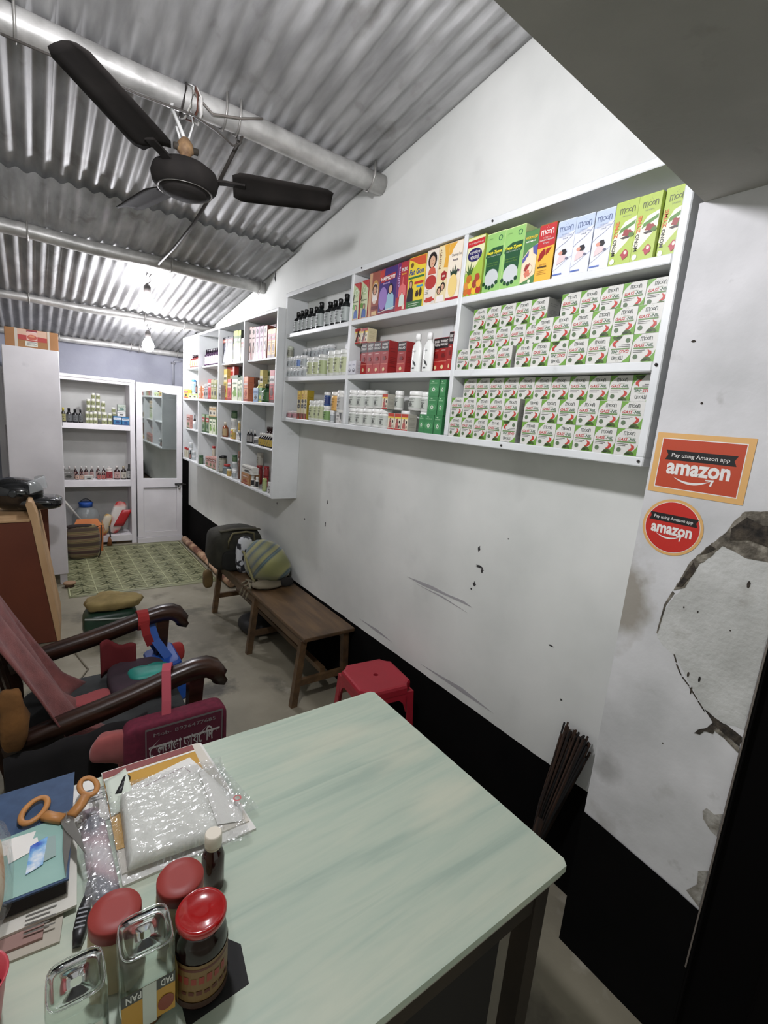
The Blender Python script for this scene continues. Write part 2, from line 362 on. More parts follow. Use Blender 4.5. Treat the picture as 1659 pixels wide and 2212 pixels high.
def d_syrup(p):
    p.rect(0, 0, 1, 1, (222, 226, 236)); p.l = 2; p.poly([(0, .72), (1, .8), (1, 1), (0, 1)], (188, 202, 226)); p.l = 2.5
    p.line([(0, .5), (.2, .56), (.55, .62), (.85, .7), (1, .78)], .02, (80, 90, 120)); p.line([(0, .14), (.3, .2), (.6, .27), (1, .36)], .014, (120, 130, 150)); p.l = 3
    moon(p, .5, .86, .78, (90, 104, 140), (150, 160, 186)); p.text('LEACO CARE', .5, .73, .7, .026, (160, 168, 190)); p.text('SYRUP', .5, .69, .28, .022, (60, 62, 80))
    p.poly([(.18, .24), (.62, .3), (.7, .36), (.5, .42), (.3, .4), (.2, .33)], (222, 200, 200)); p.blobp(.52, .45, .16, .055, (40, 36, 40), 3, j=.12); p.ell(.34, .44, .12, .035, (214, 150, 130), 10)
    p.ell(.72, .33, .09, .022, (110, 110, 130), 10); p.rect(.03, .06, .55, .085, (88, 112, 180))
def d_liver(p):
    p.rect(0, 0, 1, 1, (232, 180, 66)); p.l = 2; p.poly([(0, .6), (1, .62), (1, 1), (0, 1)], (190, 50, 54)); p.l = 3
    moon(p, .5, .87, .78, (240, 236, 230), (236, 200, 190)); p.text('SHARBAT-E-JIGAR', .5, .73, .84, .035, WH, .02); p.text('KHAS', .5, .68, .34, .03, WH)
    p.poly([(.12, .4), (.2, .52), (.4, .58), (.5, .57), (.52, .5), (.42, .44), (.28, .4), (.16, .37)], (150, 30, 26)); p.poly([(.54, .5), (.56, .57), (.86, .59), (.7, .5), (.56, .46)], (160, 36, 30))
    p.text('Liver Tonic', .45, .31, .4, .03, (160, 60, 40)); p.rect(.15, .25, .68, .28, (90, 66, 30)); p.bars(.15, .7, (.2, .17, .14), .008, (196, 140, 60))
def d_torso(p):
    p.rect(0, 0, 1, 1, (84, 132, 78)); p.l = 2; p.poly([(0, .52), (.4, .66), (1, .74), (1, .18), (.5, .1), (0, .05)], (232, 214, 178))
    p.l = 2.5; p.poly([(0, .5), (.42, .64), (.4, .5), (0, .42)], (88, 92, 156)); p.poly([(.66, .7), (1, .73), (1, .52), (.74, .58)], (88, 92, 156)); p.l = 3
    p.poly([(.12, .12), (.1, .4), (.3, .52), (.44, .55), (.46, .64), (.62, .66), (.64, .56), (.86, .5), (.92, .2), (.6, .13)], (238, 216, 186)); p.l = 4
    p.text('WORMACID', .5, .88, .84, .05, (232, 200, 60), .02); p.scrib(.5, .81, .7, .03, (230, 234, 220))
    p.poly([(.2, .28), (.3, .38), (.62, .4), (.52, .32), (.34, .26)], (150, 44, 44)); p.blobp(.46, .21, .2, .07, (214, 120, 96), 4); p.ring(.52, .28, .3, .02, (170, 130, 120)); p.ell(.68, .06, .1, .035, (220, 224, 200), 10)
def d_hepp(p):
    p.rect(0, 0, 1, 1, (148, 196, 112)); p.l = 2
    p.poly([(.03, .62), (.1, .7), (.4, .76), (.94, .76), (.94, .62), (.86, .58), (.84, .3), (.1, .3), (.1, .58)], (34, 82, 50)); p.l = 3
    p.ring(.76, .9, .11, .03, (40, 100, 70)); p.text('Hepp Zyme', .48, .675, .84, .07, (240, 226, 50), .03); p.text('Liver Enzyme Syrup', .5, .62, .7, .028, (206, 220, 206))
    p.text('Digestive Enzyme', .46, .5, .6, .022, (130, 170, 70)); p.text('with Liver Tonic', .46, .46, .56, .022, (120, 150, 60)); p.text('200 ml', .24, .92, .2, .02, (110, 150, 90))
    p.ell(.48, .24, .37, .16, (198, 204, 204), 20); p.l = 4; p.poly([(.3, .1), (.32, .2), (.24, .3), (.36, .36), (.62, .36), (.72, .28), (.64, .2), (.7, .1)], (160, 166, 168)); p.blobp(.44, .27, .15, .05, (50, 50, 52), 2); p.l = 5
    for i, (x, y) in enumerate(((.08, .16), (.24, .105), (.42, .085), (.6, .105), (.78, .16))): p.ell(x, y, .085, .037, (26, 70, 42), 12); p.l = 5
def d_fruit(p):
    p.rect(0, 0, 1, 1, (222, 222, 176)); p.l = 2; p.poly([(0, 0), (1, 0), (1, .75), (.6, .5), (.3, .42), (0, .4)], (160, 190, 70)); p.l = 3
    p.poly([(0, .84), (1, .86), (1, .96), (0, .95)], (190, 40, 44)); p.text('িদ সূয আয়ুেবিদক -এর', .5, .9, .86, .045, WH); p.l = 3
    p.ell(.48, .7, .42, .115, (34, 30, 90), 22); p.l = 4; p.text('মহাশিক্ত', .48, .735, .62, .075, WH, .02); p.text('পাওনা', .48, .655, .52, .07, WH, .02)
    for i, c in enumerate(((200, 110, 40), (206, 90, 50), (230, 190, 50), (170, 50, 40), (214, 140, 60), (220, 200, 60), (150, 60, 50), (226, 170, 60))):
        p.blobp(.15+.25*(i % 4), .08+.11*(i//4), .15, .07, c, i, j=.08)
    p.blobp(.28, .3, .16, .08, (190, 110, 40), 1, j=.1); p.poly([(.2, .36), (.05, .46), (.2, .42), (.14, .56), (.28, .44), (.34, .6), (.36, .44), (.52, .52), (.42, .38)], (60, 96, 40)); p.blobp(.78, .3, .14, .07, (170, 70, 44), 2, j=.1)
def d_coco(p):
    p.rect(0, 0, 1, 1, (208, 216, 176)); p.l = 2; p.poly([(.1, 1), (1, 1), (1, .78)], (186, 50, 50)); p.ell(.5, .76, .34, .14, (180, 200, 150), 16); p.l = 3
    p.ring(.55, .76, .24, .05, (236, 236, 226)); p.poly([(.0, .5), (.16, .55), (.24, .72), (.12, .7)], (30, 34, 30)); p.scrib(.5, .5, .8, .04, (60, 80, 50)); p.blobp(.3, .36, .3, .07, (120, 170, 90), 2)
    person(p, .56, 0, .42, .62, (50, 90, 160)); p.rect(.1, 0, .9, .035, (220, 180, 150))
def d_portrait(p):
    p.rect(0, 0, 1, 1, (204, 160, 120)); p.l = 2; p.rect(.28, 0, 1, 1, (150, 78, 60)); p.l = 3; p.ell(.62, .6, .34, .22, (190, 140, 70), 18); p.l = 3.5; p.ell(.62, .52, .3, .24, (226, 206, 190), 18); p.l = 4
    face(p, .6, .6, .2, (60, 30, 30)); p.poly([(.36, .36), (.9, .36), (.76, .47), (.48, .47)], (232, 226, 220)); p.rect(.34, .16, .96, .24, (110, 40, 36)); p.rect(.4, .03, .9, .12, (214, 180, 130))
def d_haem(p):
    p.rect(0, 0, 1, 1, (62, 40, 112)); p.l = 2; p.poly([(0, .76), (0, .98), (.3, 1), (.26, .86)], (190, 60, 50)); p.poly([(0, 0), (1, 0), (1, .1), (0, .06)], (130, 30, 50)); p.l = 3
    p.poly([(.06, .7), (.9, .74), (.92, .87), (.08, .83)], (170, 40, 50)); p.text('HAEMOVIT', .5, .785, .82, .085, (240, 236, 230), .04, shear=.1); p.scrib(.42, .68, .4, .03, (200, 170, 200))
    p.ell(.26, .36, .25, .25, (150, 120, 186), 18); p.l = 4; p.rect(.12, .1, .36, .42, (150, 30, 44)); p.rect(.1, .42, .4, .45, (230, 226, 226)); person(p, .68, .08, .66, .5, (150, 190, 206)); p.line([(.02, .06), (1, .13)], .02, (236, 220, 200))
def d_asth(p):
    p.rect(0, 0, 1, 1, (176, 48, 56)); p.l = 2; p.rect(0, .3, .3, 1, (110, 40, 110)); p.l = 3; p.text('asthma', .17, .72, .2, .42, (220, 190, 226), rot=1); p.text('PLEX', .66, .85, .5, .075, WH, .04)
    p.scrib(.66, .76, .4, .035, (236, 180, 60)); p.poly([(.55, .7), (.62, .7), (.62, .56), (.9, .5), (.9, .3), (.64, .34), (.58, .44), (.5, .34), (.2, .28), (.24, .5), (.54, .57)], (220, 110, 110)); p.l = 4
    person(p, .56, .1, .56, .5, (214, 226, 214)); p.rect(.66, .03, .88, .12, (236, 210, 190))
def d_fat(p):
    p.rect(0, 0, 1, 1, (232, 206, 56)); p.l = 2; p.poly([(0, .98), (.3, .92), (.6, .84), (1, .82), (1, 1), (0, 1)], (206, 84, 46)); p.rect(0, 0, .96, .15, (60, 110, 60)); p.l = 3
    p.ell(.2, .86, .09, .05, (110, 80, 40), 10); p.text('Fat Gon', .5, .72, .84, .11, (44, 74, 140), .03, shear=.15); p.rect(.02, .59, .98, .63, (50, 110, 60)); person(p, .2, .15, .58, .4, (30, 30, 36)); p.rect(.42, .47, .96, .52, (200, 50, 40)); p.rect(.56, .4, .94, .44, (70, 150, 190))
    p.blobp(.62, .28, .09, .07, (60, 40, 30), 3); p.blobp(.82, .3, .09, .08, (60, 40, 30), 5)
    p.bars(.15, .8, (.1, .06), .012, (200, 214, 190))
def d_lady(p):
    p.rect(0, 0, 1, 1, (232, 222, 208)); p.l = 2; p.ell(.5, .42, .48, .13, (176, 54, 48), 20); p.l = 3; face(p, .52, .8, .3); p.poly([(.2, .56), (.9, .56), (.8, .66), (.62, .69), (.42, .69), (.28, .64)], (200, 90, 70)); p.blobp(.5, .1, .4, .05, (190, 60, 50), 3); p.ell(.8, .05, .12, .02, WH, 8); p.bars(.1, .4, (.28, .25, .22), .008, (120, 110, 100))
def d_push(p):
    p.rect(0, 0, 1, 1, (232, 216, 170)); p.l = 2; p.poly([(.55, 1), (1, 1), (1, .6), (.6, .62), (.7, .8)], (226, 168, 60)); p.l = 3; p.text('PUSHPI+', .22, .78, .22, .34, (110, 60, 44), .01, rot=1)
    p.poly([(.42, .52), (.7, .56), (.96, .52), (.96, .42), (.7, .38), (.42, .42)], (160, 40, 40)); face(p, .34, .22, .18); face(p, .68, .28, .18); p.poly([(.05, .02), (.95, .02), (.85, .14), (.2, .13)], (236, 230, 226)); p.l = 4; p.scrib(.7, .47, .3, .04, (236, 220, 200))
def d_charm(p):
    p.rect(0, 0, 1, 1, (236, 226, 206)); p.l = 2; p.poly([(0, 1), (.6, 1), (.3, .9), (.2, .82), (0, .8)], (226, 168, 60)); p.rect(0, 0, 1, .06, (170, 34, 50)); p.l = 3; p.text('Charming Face', .6, .78, .76, .06, (60, 50, 60)); p.scrib(.55, .7, .4, .035, (90, 80, 90))
    p.poly([(.3, .42), (.2, .54), (.36, .5), (.4, .6), (.5, .5), (.62, .62), (.64, .5), (.82, .54), (.72, .42)], (34, 60, 44)); p.ell(.5, .26, .34, .2, (234, 206, 130), 18); p.l = 4; p.ell(.36, .3, .07, .012, (60, 50, 40), 8); p.ell(.64, .3, .07, .012, (60, 50, 40), 8); p.ell(.5, .16, .08, .018, (180, 80, 70), 8); p.ell(.86, .5, .08, .02, (90, 40, 90), 8)
def d_faulad(p):
    p.rect(0, 0, 1, 1, (150, 30, 28)); p.l = 2; p.rect(0, .7, 1, 1, (34, 20, 22)); p.rect(0, 0, 1, .3, (172, 34, 30)); p.l = 3; p.text('SHARBAT', .5, .91, .8, .075, (220, 216, 210), .03); p.text('FAULAD', .5, .81, .8, .075, (220, 216, 210), .03)
    p.scrib(.5, .64, .5, .03, (230, 190, 180)); p.blobp(.5, .48, .2, .07, (110, 24, 24), 3); p.rect(.05, .3, .95, .32, (214, 120, 100)); p.ell(.5, .14, .16, .06, (226, 200, 150), 14); p.l = 4; p.ell(.5, .14, .09, .035, (160, 60, 40), 10)
def d_green(p):
    p.rect(0, 0, 1, 1, (58, 132, 78)); p.l = 2
    for r, c in ((.42, (84, 156, 100)), (.3, (66, 138, 84)), (.2, (150, 196, 150))): p.ell(.5, .42, r, r*p.w/p.h, c, 14); p.l += .5
    p.ell(.5, .42, .13, .12, (222, 230, 214), 12); p.l += 1; p.blobp(.5, .42, .06, .05, (70, 120, 80), 2); p.scrib(.5, .8, .7, .07, (150, 200, 156)); p.blobp(.4, .9, .12, .03, (180, 214, 180), 2)
def d_body(p):
    p.rect(0, 0, 1, 1, (232, 220, 196)); p.l = 2; p.rect(0, .8, 1, 1, (190, 60, 40)); p.rect(0, .7, 1, .8, (236, 206, 80)); p.rect(0, 0, 1, .07, (190, 40, 36)); p.l = 3
    person(p, .42, .1, .72, .5, (180, 96, 90), (190, 110, 96)); p.ell(.8, .5, .1, .1, BLK, 10); p.ell(.8, .2, .08, .1, BLK, 10)
def d_bodys(p):
    d_body(p); p.l = 6; p.rect(0, .86, 1, 1, (170, 40, 40)); p.line([(.2, .1), (.4, .4), (.6, .6), (.5, .84)], .2, (60, 40, 40))
def d_eye(p):
    p.rect(0, 0, 1, 1, (206, 206, 214)); p.l = 2; p.ell(.5, .3, .3, .15, (60, 56, 66), 10); p.l = 3; p.ell(.55, .35, .12, .07, (200, 206, 214), 8); p.scrib(.5, .72, .6, .1, (150, 150, 170))
def d_tube(p):
    p.rect(0, 0, 1, 1, (206, 196, 160)); p.l = 2; p.rect(0, .7, 1, 1, (214, 176, 40)); p.rect(0, 0, 1, .2, (110, 44, 20)); p.l = 3
    for i in range(3): p.text('3', .5, .93-.08*i, .3, .06, (250, 226, 120), .02) if i == 0 else p.blobp(.5, .92-.08*i, .2, .03, (176, 120, 30), i)
    p.poly([(.3, .7), (.7, .7), (.9, .6), (.5, .56), (.2, .62)], BLK); p.ell(.5, .46, .4, .085, (50, 50, 46), 14); p.l = 4; p.scrib(.5, .46, .5, .03, WH); p.poly([(.2, 0), (.8, 0), (.6, .24), (.5, .1)], (180, 60, 20))
def d_hair(c1, c2):
    def f(p):
        p.rect(0, 0, 1, 1, c1); p.l = 2; p.poly([(0, 0), (1, 0), (1, .3), (.5, .2)], c2); p.l = 3; p.blobp(.5, .36, .26, .2, (60, 38, 34), 3, j=.2); p.ell(.46, .34, .14, .1, (224, 190, 170), 12)
        p.poly([(.2, 0), (.8, 0), (.6, .22), (.4, .22)], (236, 226, 224)); p.scrib(.5, .68, .7, .05, (90, 70, 60)); p.blobp(.45, .86, .26, .07, (70, 60, 50), 5)
    return f
def d_plain(c1, c2, c3=None, word='HERBAL', dk=(60, 60, 56)):
    def f(p):
        p.rect(0, 0, 1, 1, c1); p.l = 2; p.rect(0, .6, 1, .84, c2); p.rect(0, 0, 1, .1, c3 or c2); p.l = 3; p.scrib(.5, .72, .8, .1, WH if sum(c2) < 420 else dk); p.blobp(.5, .34, .26, .14, c3 or dk, 3); p.bars(.15, .85, (.53, .17), .018, dk)
    return f
def d_blackb(p):
    p.rect(0, 0, 1, 1, (32, 32, 36)); p.l = 2; p.rect(.03, .8, .97, .93, (150, 70, 60)); p.l = 3; p.scrib(.5, .865, .7, .07, (220, 200, 180)); p.poly([(.08, .02), (.3, .35), (.42, .5), (.5, .3), (.75, .4), (.95, .02)], (220, 224, 232)); p.blobp(.4, .62, .2, .12, (90, 92, 104), 4)
def d_white(p):
    p.rect(0, 0, 1, 1, (220, 218, 212)); p.l = 2; p.poly([(.5, 1), (1, 1), (1, .2), (.8, .5)], (70, 72, 70)); p.l = 3; p.scrib(.36, .7, .5, .14, (120, 116, 110)); p.bars(.1, .5, (.45, .32), .03, (150, 150, 146)); p.blobp(.82, .16, .08, .08, BLK, 2)
def d_leaf(p):
    p.rect(0, 0, 1, 1, (218, 222, 196)); p.l = 2; p.rect(0, .86, 1, 1, (66, 96, 50)); p.blobp(.5, .3, .3, .16, (120, 160, 70), 4); p.scrib(.5, .7, .7, .08, (60, 100, 60)); p.ell(.5, .5, .2, .06, (90, 120, 70), 10)
def d_logo(p):
    p.rect(0, 0, 1, 1, (216, 216, 212)); p.l = 2; p.ell(.5, .3, .22, .18, BLK, 14); p.l = 3; p.ell(.5, .3, .12, .1, WH, 10); p.bars(.2, .8, (.7, .6), .04, (90, 90, 90))
def d_arch(p):
    p.rect(0, 0, 1, 1, (186, 64, 52)); p.l = 2; p.rect(.25, .02, .85, .6, (190, 168, 156)); p.ell(.55, .6, .3, .16, (190, 168, 156), 16, 0, 180); p.l = 3; p.scrib(.5, .9, .8, .06, (236, 190, 170))
# box styles: side colour, design, words, category
BX = {
 'gass': ((172, 172, 166), d_gass, 'white tablet box with green corners', 'box'), 'gass_inv': ((150, 150, 146), d_gass, 'upside-down white and green tablet box', 'box'),
 'monozyme': ((170, 190, 92), d_mono, 'tall lime green syrup box', 'box'), 'syrup_blue': ((200, 208, 224), d_syrup, 'tall pale blue syrup box', 'box'),
 'liver': ((140, 100, 34), d_liver, 'red and yellow liver tonic box', 'box'), 'torso': ((80, 110, 70), d_torso, 'green box with human torso picture', 'box'),
 'heppzyme': ((196, 214, 150), d_hepp, 'tall green and dark green syrup box', 'box'), 'fruit': ((150, 160, 60), d_fruit, 'fruit-covered box with blue oval', 'box'),
 'coconut': ((150, 50, 50), d_coco, 'hair oil box with coconut picture', 'box'), 'portrait': ((104, 34, 40), d_portrait, 'brown box with veiled woman portrait', 'box'),
 'haemovit': ((90, 24, 50), d_haem, 'wide purple and red tonic box', 'box'), 'asthma': ((120, 36, 60), d_asth, 'red box with lungs picture', 'box'),
 'fatgon': ((200, 170, 50), d_fat, 'yellow slimming box with orange top', 'box'), 'lady': ((180, 160, 150), d_lady, 'white box with smiling woman photo', 'box'),
 'pushpi': ((210, 180, 120), d_push, 'cream and orange box with family', 'box'), 'charming': ((210, 190, 160), d_charm, 'cream box with pineapple face', 'box'),
 'faulad': ((140, 26, 26), d_faulad, 'dark red and black tonic box', 'box'), 'bodybox_small': ((196, 186, 150), d_bodys, 'small cream box with red top', 'box'),
 'eyebox': ((176, 176, 180), d_eye, 'tiny pale grey box', 'box'), 'bodybox': ((160, 158, 146), d_body, 'red and yellow box with body figure', 'box'),
 'greenbox': ((48, 110, 66), d_green, 'green patterned box', 'box'), 'tube_box': ((150, 128, 30), d_tube, 'narrow black and yellow box', 'box'),
 'box_white': ((190, 190, 186), d_white, 'small white box', 'box'), 'lady_pink': ((206, 170, 160), d_hair((226, 206, 200), (214, 160, 160)), 'pale pink hair oil box', 'box'),
 'lady_violet': ((190, 140, 170), d_hair((216, 180, 206), (206, 110, 150)), 'violet pink hair oil box', 'box'), 'lady_beige': ((120, 60, 50), d_hair((206, 188, 170), (150, 100, 80)), 'beige hair oil box', 'box'),
 'redyellow': ((190, 150, 50), d_plain((226, 176, 90), (190, 60, 70), (90, 40, 30)), 'orange box with red top', 'box'), 'maroon': ((90, 24, 34), d_plain((96, 26, 38), (80, 20, 30)), 'large maroon box', 'box'),
 'blackbox': ((30, 30, 34), d_blackb, 'black box with white figures', 'box'), 'limebox': ((36, 40, 32), d_plain((186, 204, 96), (90, 110, 60), (220, 226, 200)), 'lime green box with dark side', 'box'),
 'whitebox': ((200, 190, 186), d_plain((222, 212, 200), (150, 90, 80)), 'thin white box', 'box'), 'orangebox': ((190, 110, 80), d_plain((224, 146, 106), (206, 116, 80), (170, 70, 50)), 'orange box', 'box'),
 'ltbluebox': ((150, 170, 186), d_plain((176, 196, 212), (120, 150, 190)), 'light blue box', 'box'), 'greenbox2': ((70, 110, 60), d_plain((120, 170, 110), (70, 120, 60), (206, 196, 80)), 'slim green box', 'box'),
 'redbox': ((130, 30, 30), d_plain((196, 56, 50), (222, 214, 206), (90, 40, 26), dk=(60, 30, 26)), 'tall red box', 'box'), 'brownbox': ((90, 60, 46), d_plain((120, 80, 60), (90, 50, 40)), 'brown box', 'box'),
 'redwhite': ((180, 80, 76), d_plain((214, 190, 186), (186, 60, 60)), 'red and white box', 'box'), 'yellowwhite': ((190, 176, 110), d_plain((222, 210, 130), (236, 232, 210), (90, 110, 50)), 'yellow and white box', 'box'),
 'greenwhite': ((110, 130, 90), d_leaf, 'white box with green leaf print', 'box'), 'greypack': ((150, 146, 144), d_plain((176, 172, 168), (130, 120, 120)), 'slim grey pack', 'packet'),
 'yellowpack': ((200, 176, 90), d_plain((222, 200, 110), (236, 226, 190), (190, 70, 50)), 'yellow pack', 'packet'), 'redpack': ((180, 60, 60), d_plain((204, 76, 76), (226, 200, 196), (150, 40, 44)), 'red pack', 'packet'),
 'greenspine': ((30, 70, 54), d_leaf, 'wide white and dark green box', 'box'), 'redarch': ((180, 60, 50), d_arch, 'large red box with arched window', 'box'),
 'orangewhite': ((206, 140, 100), d_plain((226, 206, 190), (214, 120, 70), (206, 90, 50)), 'small orange and white box', 'box'), 'olivepack': ((140, 136, 90), d_plain((176, 172, 130), (130, 136, 80)), 'olive coloured box', 'box'),
 'packet_yellow': ((200, 176, 70), d_plain((220, 196, 90), (190, 60, 50)), 'yellow packet', 'packet'), 'whitegreen': ((180, 190, 130), d_plain((220, 224, 190), (150, 180, 70)), 'low white and lime box', 'box'),
 'box_photo': ((60, 70, 74), d_white, 'small black and white box', 'box'), 'redgreenbox': ((80, 110, 70), d_plain((150, 170, 140), (160, 50, 56), (60, 90, 60)), 'green box with red top', 'box'),
 'smallwhite': ((196, 190, 176), d_plain((222, 216, 196), (206, 170, 120)), 'small cream box', 'box'), 'pinkbox': ((180, 130, 120), d_plain((206, 160, 150), (120, 60, 50), (90, 110, 70)), 'pink box', 'box'),
 'box_blacklogo': ((190, 190, 186), d_logo, 'white box with black round logo', 'box'), 'carton': ((160, 116, 70), d_plain((178, 130, 80), (160, 106, 64), (150, 60, 40), dk=(130, 80, 50)), 'small brown carton', 'box'),
 'whitebox_tilt': ((206, 204, 196), d_plain((214, 212, 204), (190, 186, 180)), 'flat white box on the brown carton', 'box'),
 'box_blue': ((40, 90, 140), d_plain((44, 110, 156), (214, 222, 230), (30, 60, 110)), 'blue and white box', 'box'), 'box_grey': ((150, 156, 150), d_plain((178, 186, 176), (130, 150, 130), (60, 110, 100)), 'pale grey-green box', 'box'),
 'bowl_white': ((206, 208, 206), d_plain((224, 224, 222), (206, 206, 204)), 'small white box', 'box'), 'pack_grey': ((120, 118, 112), d_plain((132, 130, 124), (116, 114, 110)), 'crumpled grey packet', 'packet'), 'pack_paper': ((200, 198, 190), d_plain((206, 204, 196), (170, 168, 160)), 'white paper packet', 'packet'),
}
# round things: shape, body colour, cap colour, label colour, words, category
CY = {
 'jar_white': ('jar', (214, 214, 210), (226, 226, 222), (196, 200, 192), 'white tub with white lid', 'jar'), 'jar_small': ('jar', (206, 208, 208), (220, 221, 220), (180, 186, 188), 'small white jar', 'jar'),
 'jar_blue': ('jar', (206, 208, 208), (220, 221, 220), (110, 140, 196), 'small blue-labelled jar', 'jar'), 'jar_beige': ('jar', (180, 184, 166), (190, 196, 178), (150, 152, 136), 'beige-green jar', 'jar'),
 'jar_white2': ('jar', (214, 213, 206), (226, 225, 220), (190, 190, 186), 'medium white jar', 'jar'), 'jar_yellow': ('jar', (206, 208, 200), (216, 217, 212), (192, 198, 158), 'pale yellow-labelled jar', 'jar'),
 'jar_yellow_l': ('jar', (206, 208, 200), (216, 217, 212), (176, 188, 140), 'wide yellow-green-labelled jar', 'jar'), 'jar_green_y': ('jar', (206, 208, 200), (216, 217, 212), (130, 166, 100), 'green and yellow labelled jar', 'jar'),
 'jar_pink': ('jar', (206, 190, 188), (210, 200, 198), (190, 140, 146), 'low pink-labelled jar', 'jar'), 'jar_navy': ('jar', (60, 90, 140), (222, 222, 222), (40, 60, 120), 'blue jar with white lid', 'jar'),
 'jar_orange': ('jar', (214, 170, 96), (226, 222, 214), (222, 170, 90), 'orange jar with white lid', 'jar'), 'jar_bluelid': ('jar', (190, 206, 222), (60, 130, 190), (150, 180, 206), 'jar with blue lid', 'jar'),
 'jar_tiny': ('jar', (200, 202, 200), (216, 216, 212), (110, 110, 110), 'tiny white jar', 'jar'), 'jar_honey': ('jar', (176, 140, 60), (206, 200, 176), (190, 160, 90), 'honey-coloured jar', 'jar'),
 'jar_green': ('jar', (70, 100, 70), (50, 84, 56), (96, 120, 84), 'dark green jar', 'jar'), 'jar_glassgreen': ('jar', (150, 166, 110), (160, 176, 110), (176, 186, 130), 'pale green glass jar', 'jar'),
 'jar_redtin': ('jar', (120, 28, 30), (140, 34, 36), (150, 50, 50), 'dark red tin', 'tin'), 'jar_redlid': ('jar', (190, 186, 170), (160, 40, 40), (206, 200, 180), 'jar with red lid', 'jar'),
 'jar_white_tall': ('jar', (186, 182, 170), (196, 192, 182), (176, 172, 160), 'tall off-white canister', 'jar'), 'jar_blackcap': ('jar', (120, 120, 104), (24, 24, 26), (176, 174, 160), 'jar with black cap', 'jar'),
 'jar_cream': ('jar', (196, 196, 176), (212, 212, 204), (150, 156, 110), 'small cream jar', 'jar'), 'jar_grey': ('jar', (110, 112, 104), (120, 122, 116), (96, 98, 92), 'small grey jar', 'jar'),
 'jar_redband': ('jar', (206, 198, 190), (196, 190, 184), (160, 60, 66), 'white jar with red band', 'jar'),
 'lotion': ('flat', (222, 224, 220), (230, 230, 228), (190, 200, 190), 'white lotion bottle', 'bottle'),
 'bottle_dark': ('bot', (20, 22, 24), (12, 12, 12), (172, 178, 176), 'dark glass bottle with silvery label', 'bottle'), 'bottle_dark_l': ('bot', (20, 26, 26), (12, 12, 12), (170, 178, 174), 'taller dark bottle with silvery label', 'bottle'),
 'bottle_purple': ('bot', (56, 24, 60), (30, 16, 34), (220, 196, 220), 'purple bottle with pale lilac label', 'bottle'), 'bottle_orange': ('bot', (90, 30, 30), (30, 14, 20), (236, 160, 110), 'dark red bottle with orange label', 'bottle'),
 'bottle_lime': ('bot', (190, 196, 70), (220, 222, 214), (176, 184, 60), 'lime bottle with white cap', 'bottle'), 'bottle_green': ('bot', (40, 80, 46), (30, 50, 30), (60, 110, 56), 'dark green bottle', 'bottle'),
 'bottle_dark_s': ('bot', (34, 30, 32), (24, 20, 22), (150, 110, 100), 'small dark bottle', 'bottle'), 'bottle_wcap': ('bot', (28, 26, 28), (222, 220, 214), (160, 158, 154), 'dark bottle with white cap', 'bottle'),
 'bottle_ylabel': ('bot', (26, 22, 20), (222, 220, 212), (186, 160, 70), 'small white-capped yellow-labelled bottle', 'bottle'), 'bottle_brown': ('bot', (46, 24, 20), (52, 30, 26), (60, 34, 28), 'brown glass bottle', 'bottle'),
 'bottle_amber': ('bot', (130, 66, 34), (214, 206, 190), (176, 150, 110), 'amber bottle with white cap', 'bottle'), 'bottle_yellow': ('bot', (50, 34, 26), (60, 30, 24), (220, 186, 60), 'small bottle with yellow label', 'bottle'),
 'bottle_blabel': ('bot2', (214, 212, 206), (224, 222, 216), (30, 30, 32), 'white bottle with black label', 'bottle'), 'bottle_redlid': ('bot2', (90, 104, 110), (170, 50, 46), (120, 130, 130), 'small bottle with red lid', 'bottle'),
 'bottle_round': ('bot', (26, 26, 28), (14, 14, 16), (96, 98, 98), 'round black bottle with grey label', 'bottle'), 'bottle_round_y': ('bot', (40, 38, 26), (196, 180, 70), (150, 146, 90), 'black bottle with yellow cap', 'bottle'),
 'bottle_syrup': ('bot', (46, 20, 22), (206, 200, 196), (206, 170, 164), 'brown syrup bottle with white cap', 'bottle'), 'bottle_syrup2': ('bot', (50, 22, 24), (190, 186, 180), (196, 120, 110), 'brown bottle with red and white label', 'bottle'),
 'bottle_small': ('bot', (56, 26, 26), (70, 30, 30), (214, 180, 160), 'little brown bottle with pink label', 'bottle'), 'bottle_syrup_w': ('bot', (40, 30, 26), (170, 160, 140), (206, 200, 186), 'brown bottle with white label', 'bottle'),
 'bottle_dark2': ('bot', (30, 30, 32), (26, 26, 26), (170, 170, 166), 'tall dark bottle', 'bottle'),
}
def box_proto(st, w, d, h):
    sc, fn, desc, cat = BX[st]
    t = empty('medicine_box' if cat == 'box' else 'packet')
    fm = M(sc, .5)
    part('carton', lambda b: b.rbox(-w/2, w/2, -d/2, d/2, 0, h, fm, .0012), t)
    inv = st == 'gass_inv'
    mp = (lambda u, v, o: (-u, -d/2-o, h-v)) if inv else (lambda u, v, o: (u, -d/2-o, v))
    p = P(w*.985, h*.985, mp); fn(p); p.build('front_print', t)
    # faint text on the end that faces the shop front
    q = P(d*.9, h*.9, lambda u, v, o: (w/2+o, u, v+h*.05)); c2 = tuple(int(x*.82) for x in sc)
    q.bars(.15, .85, (.8, .7, .5, .44, .38, .32, .2), .015, c2); q.build('side_print', t)
    return t
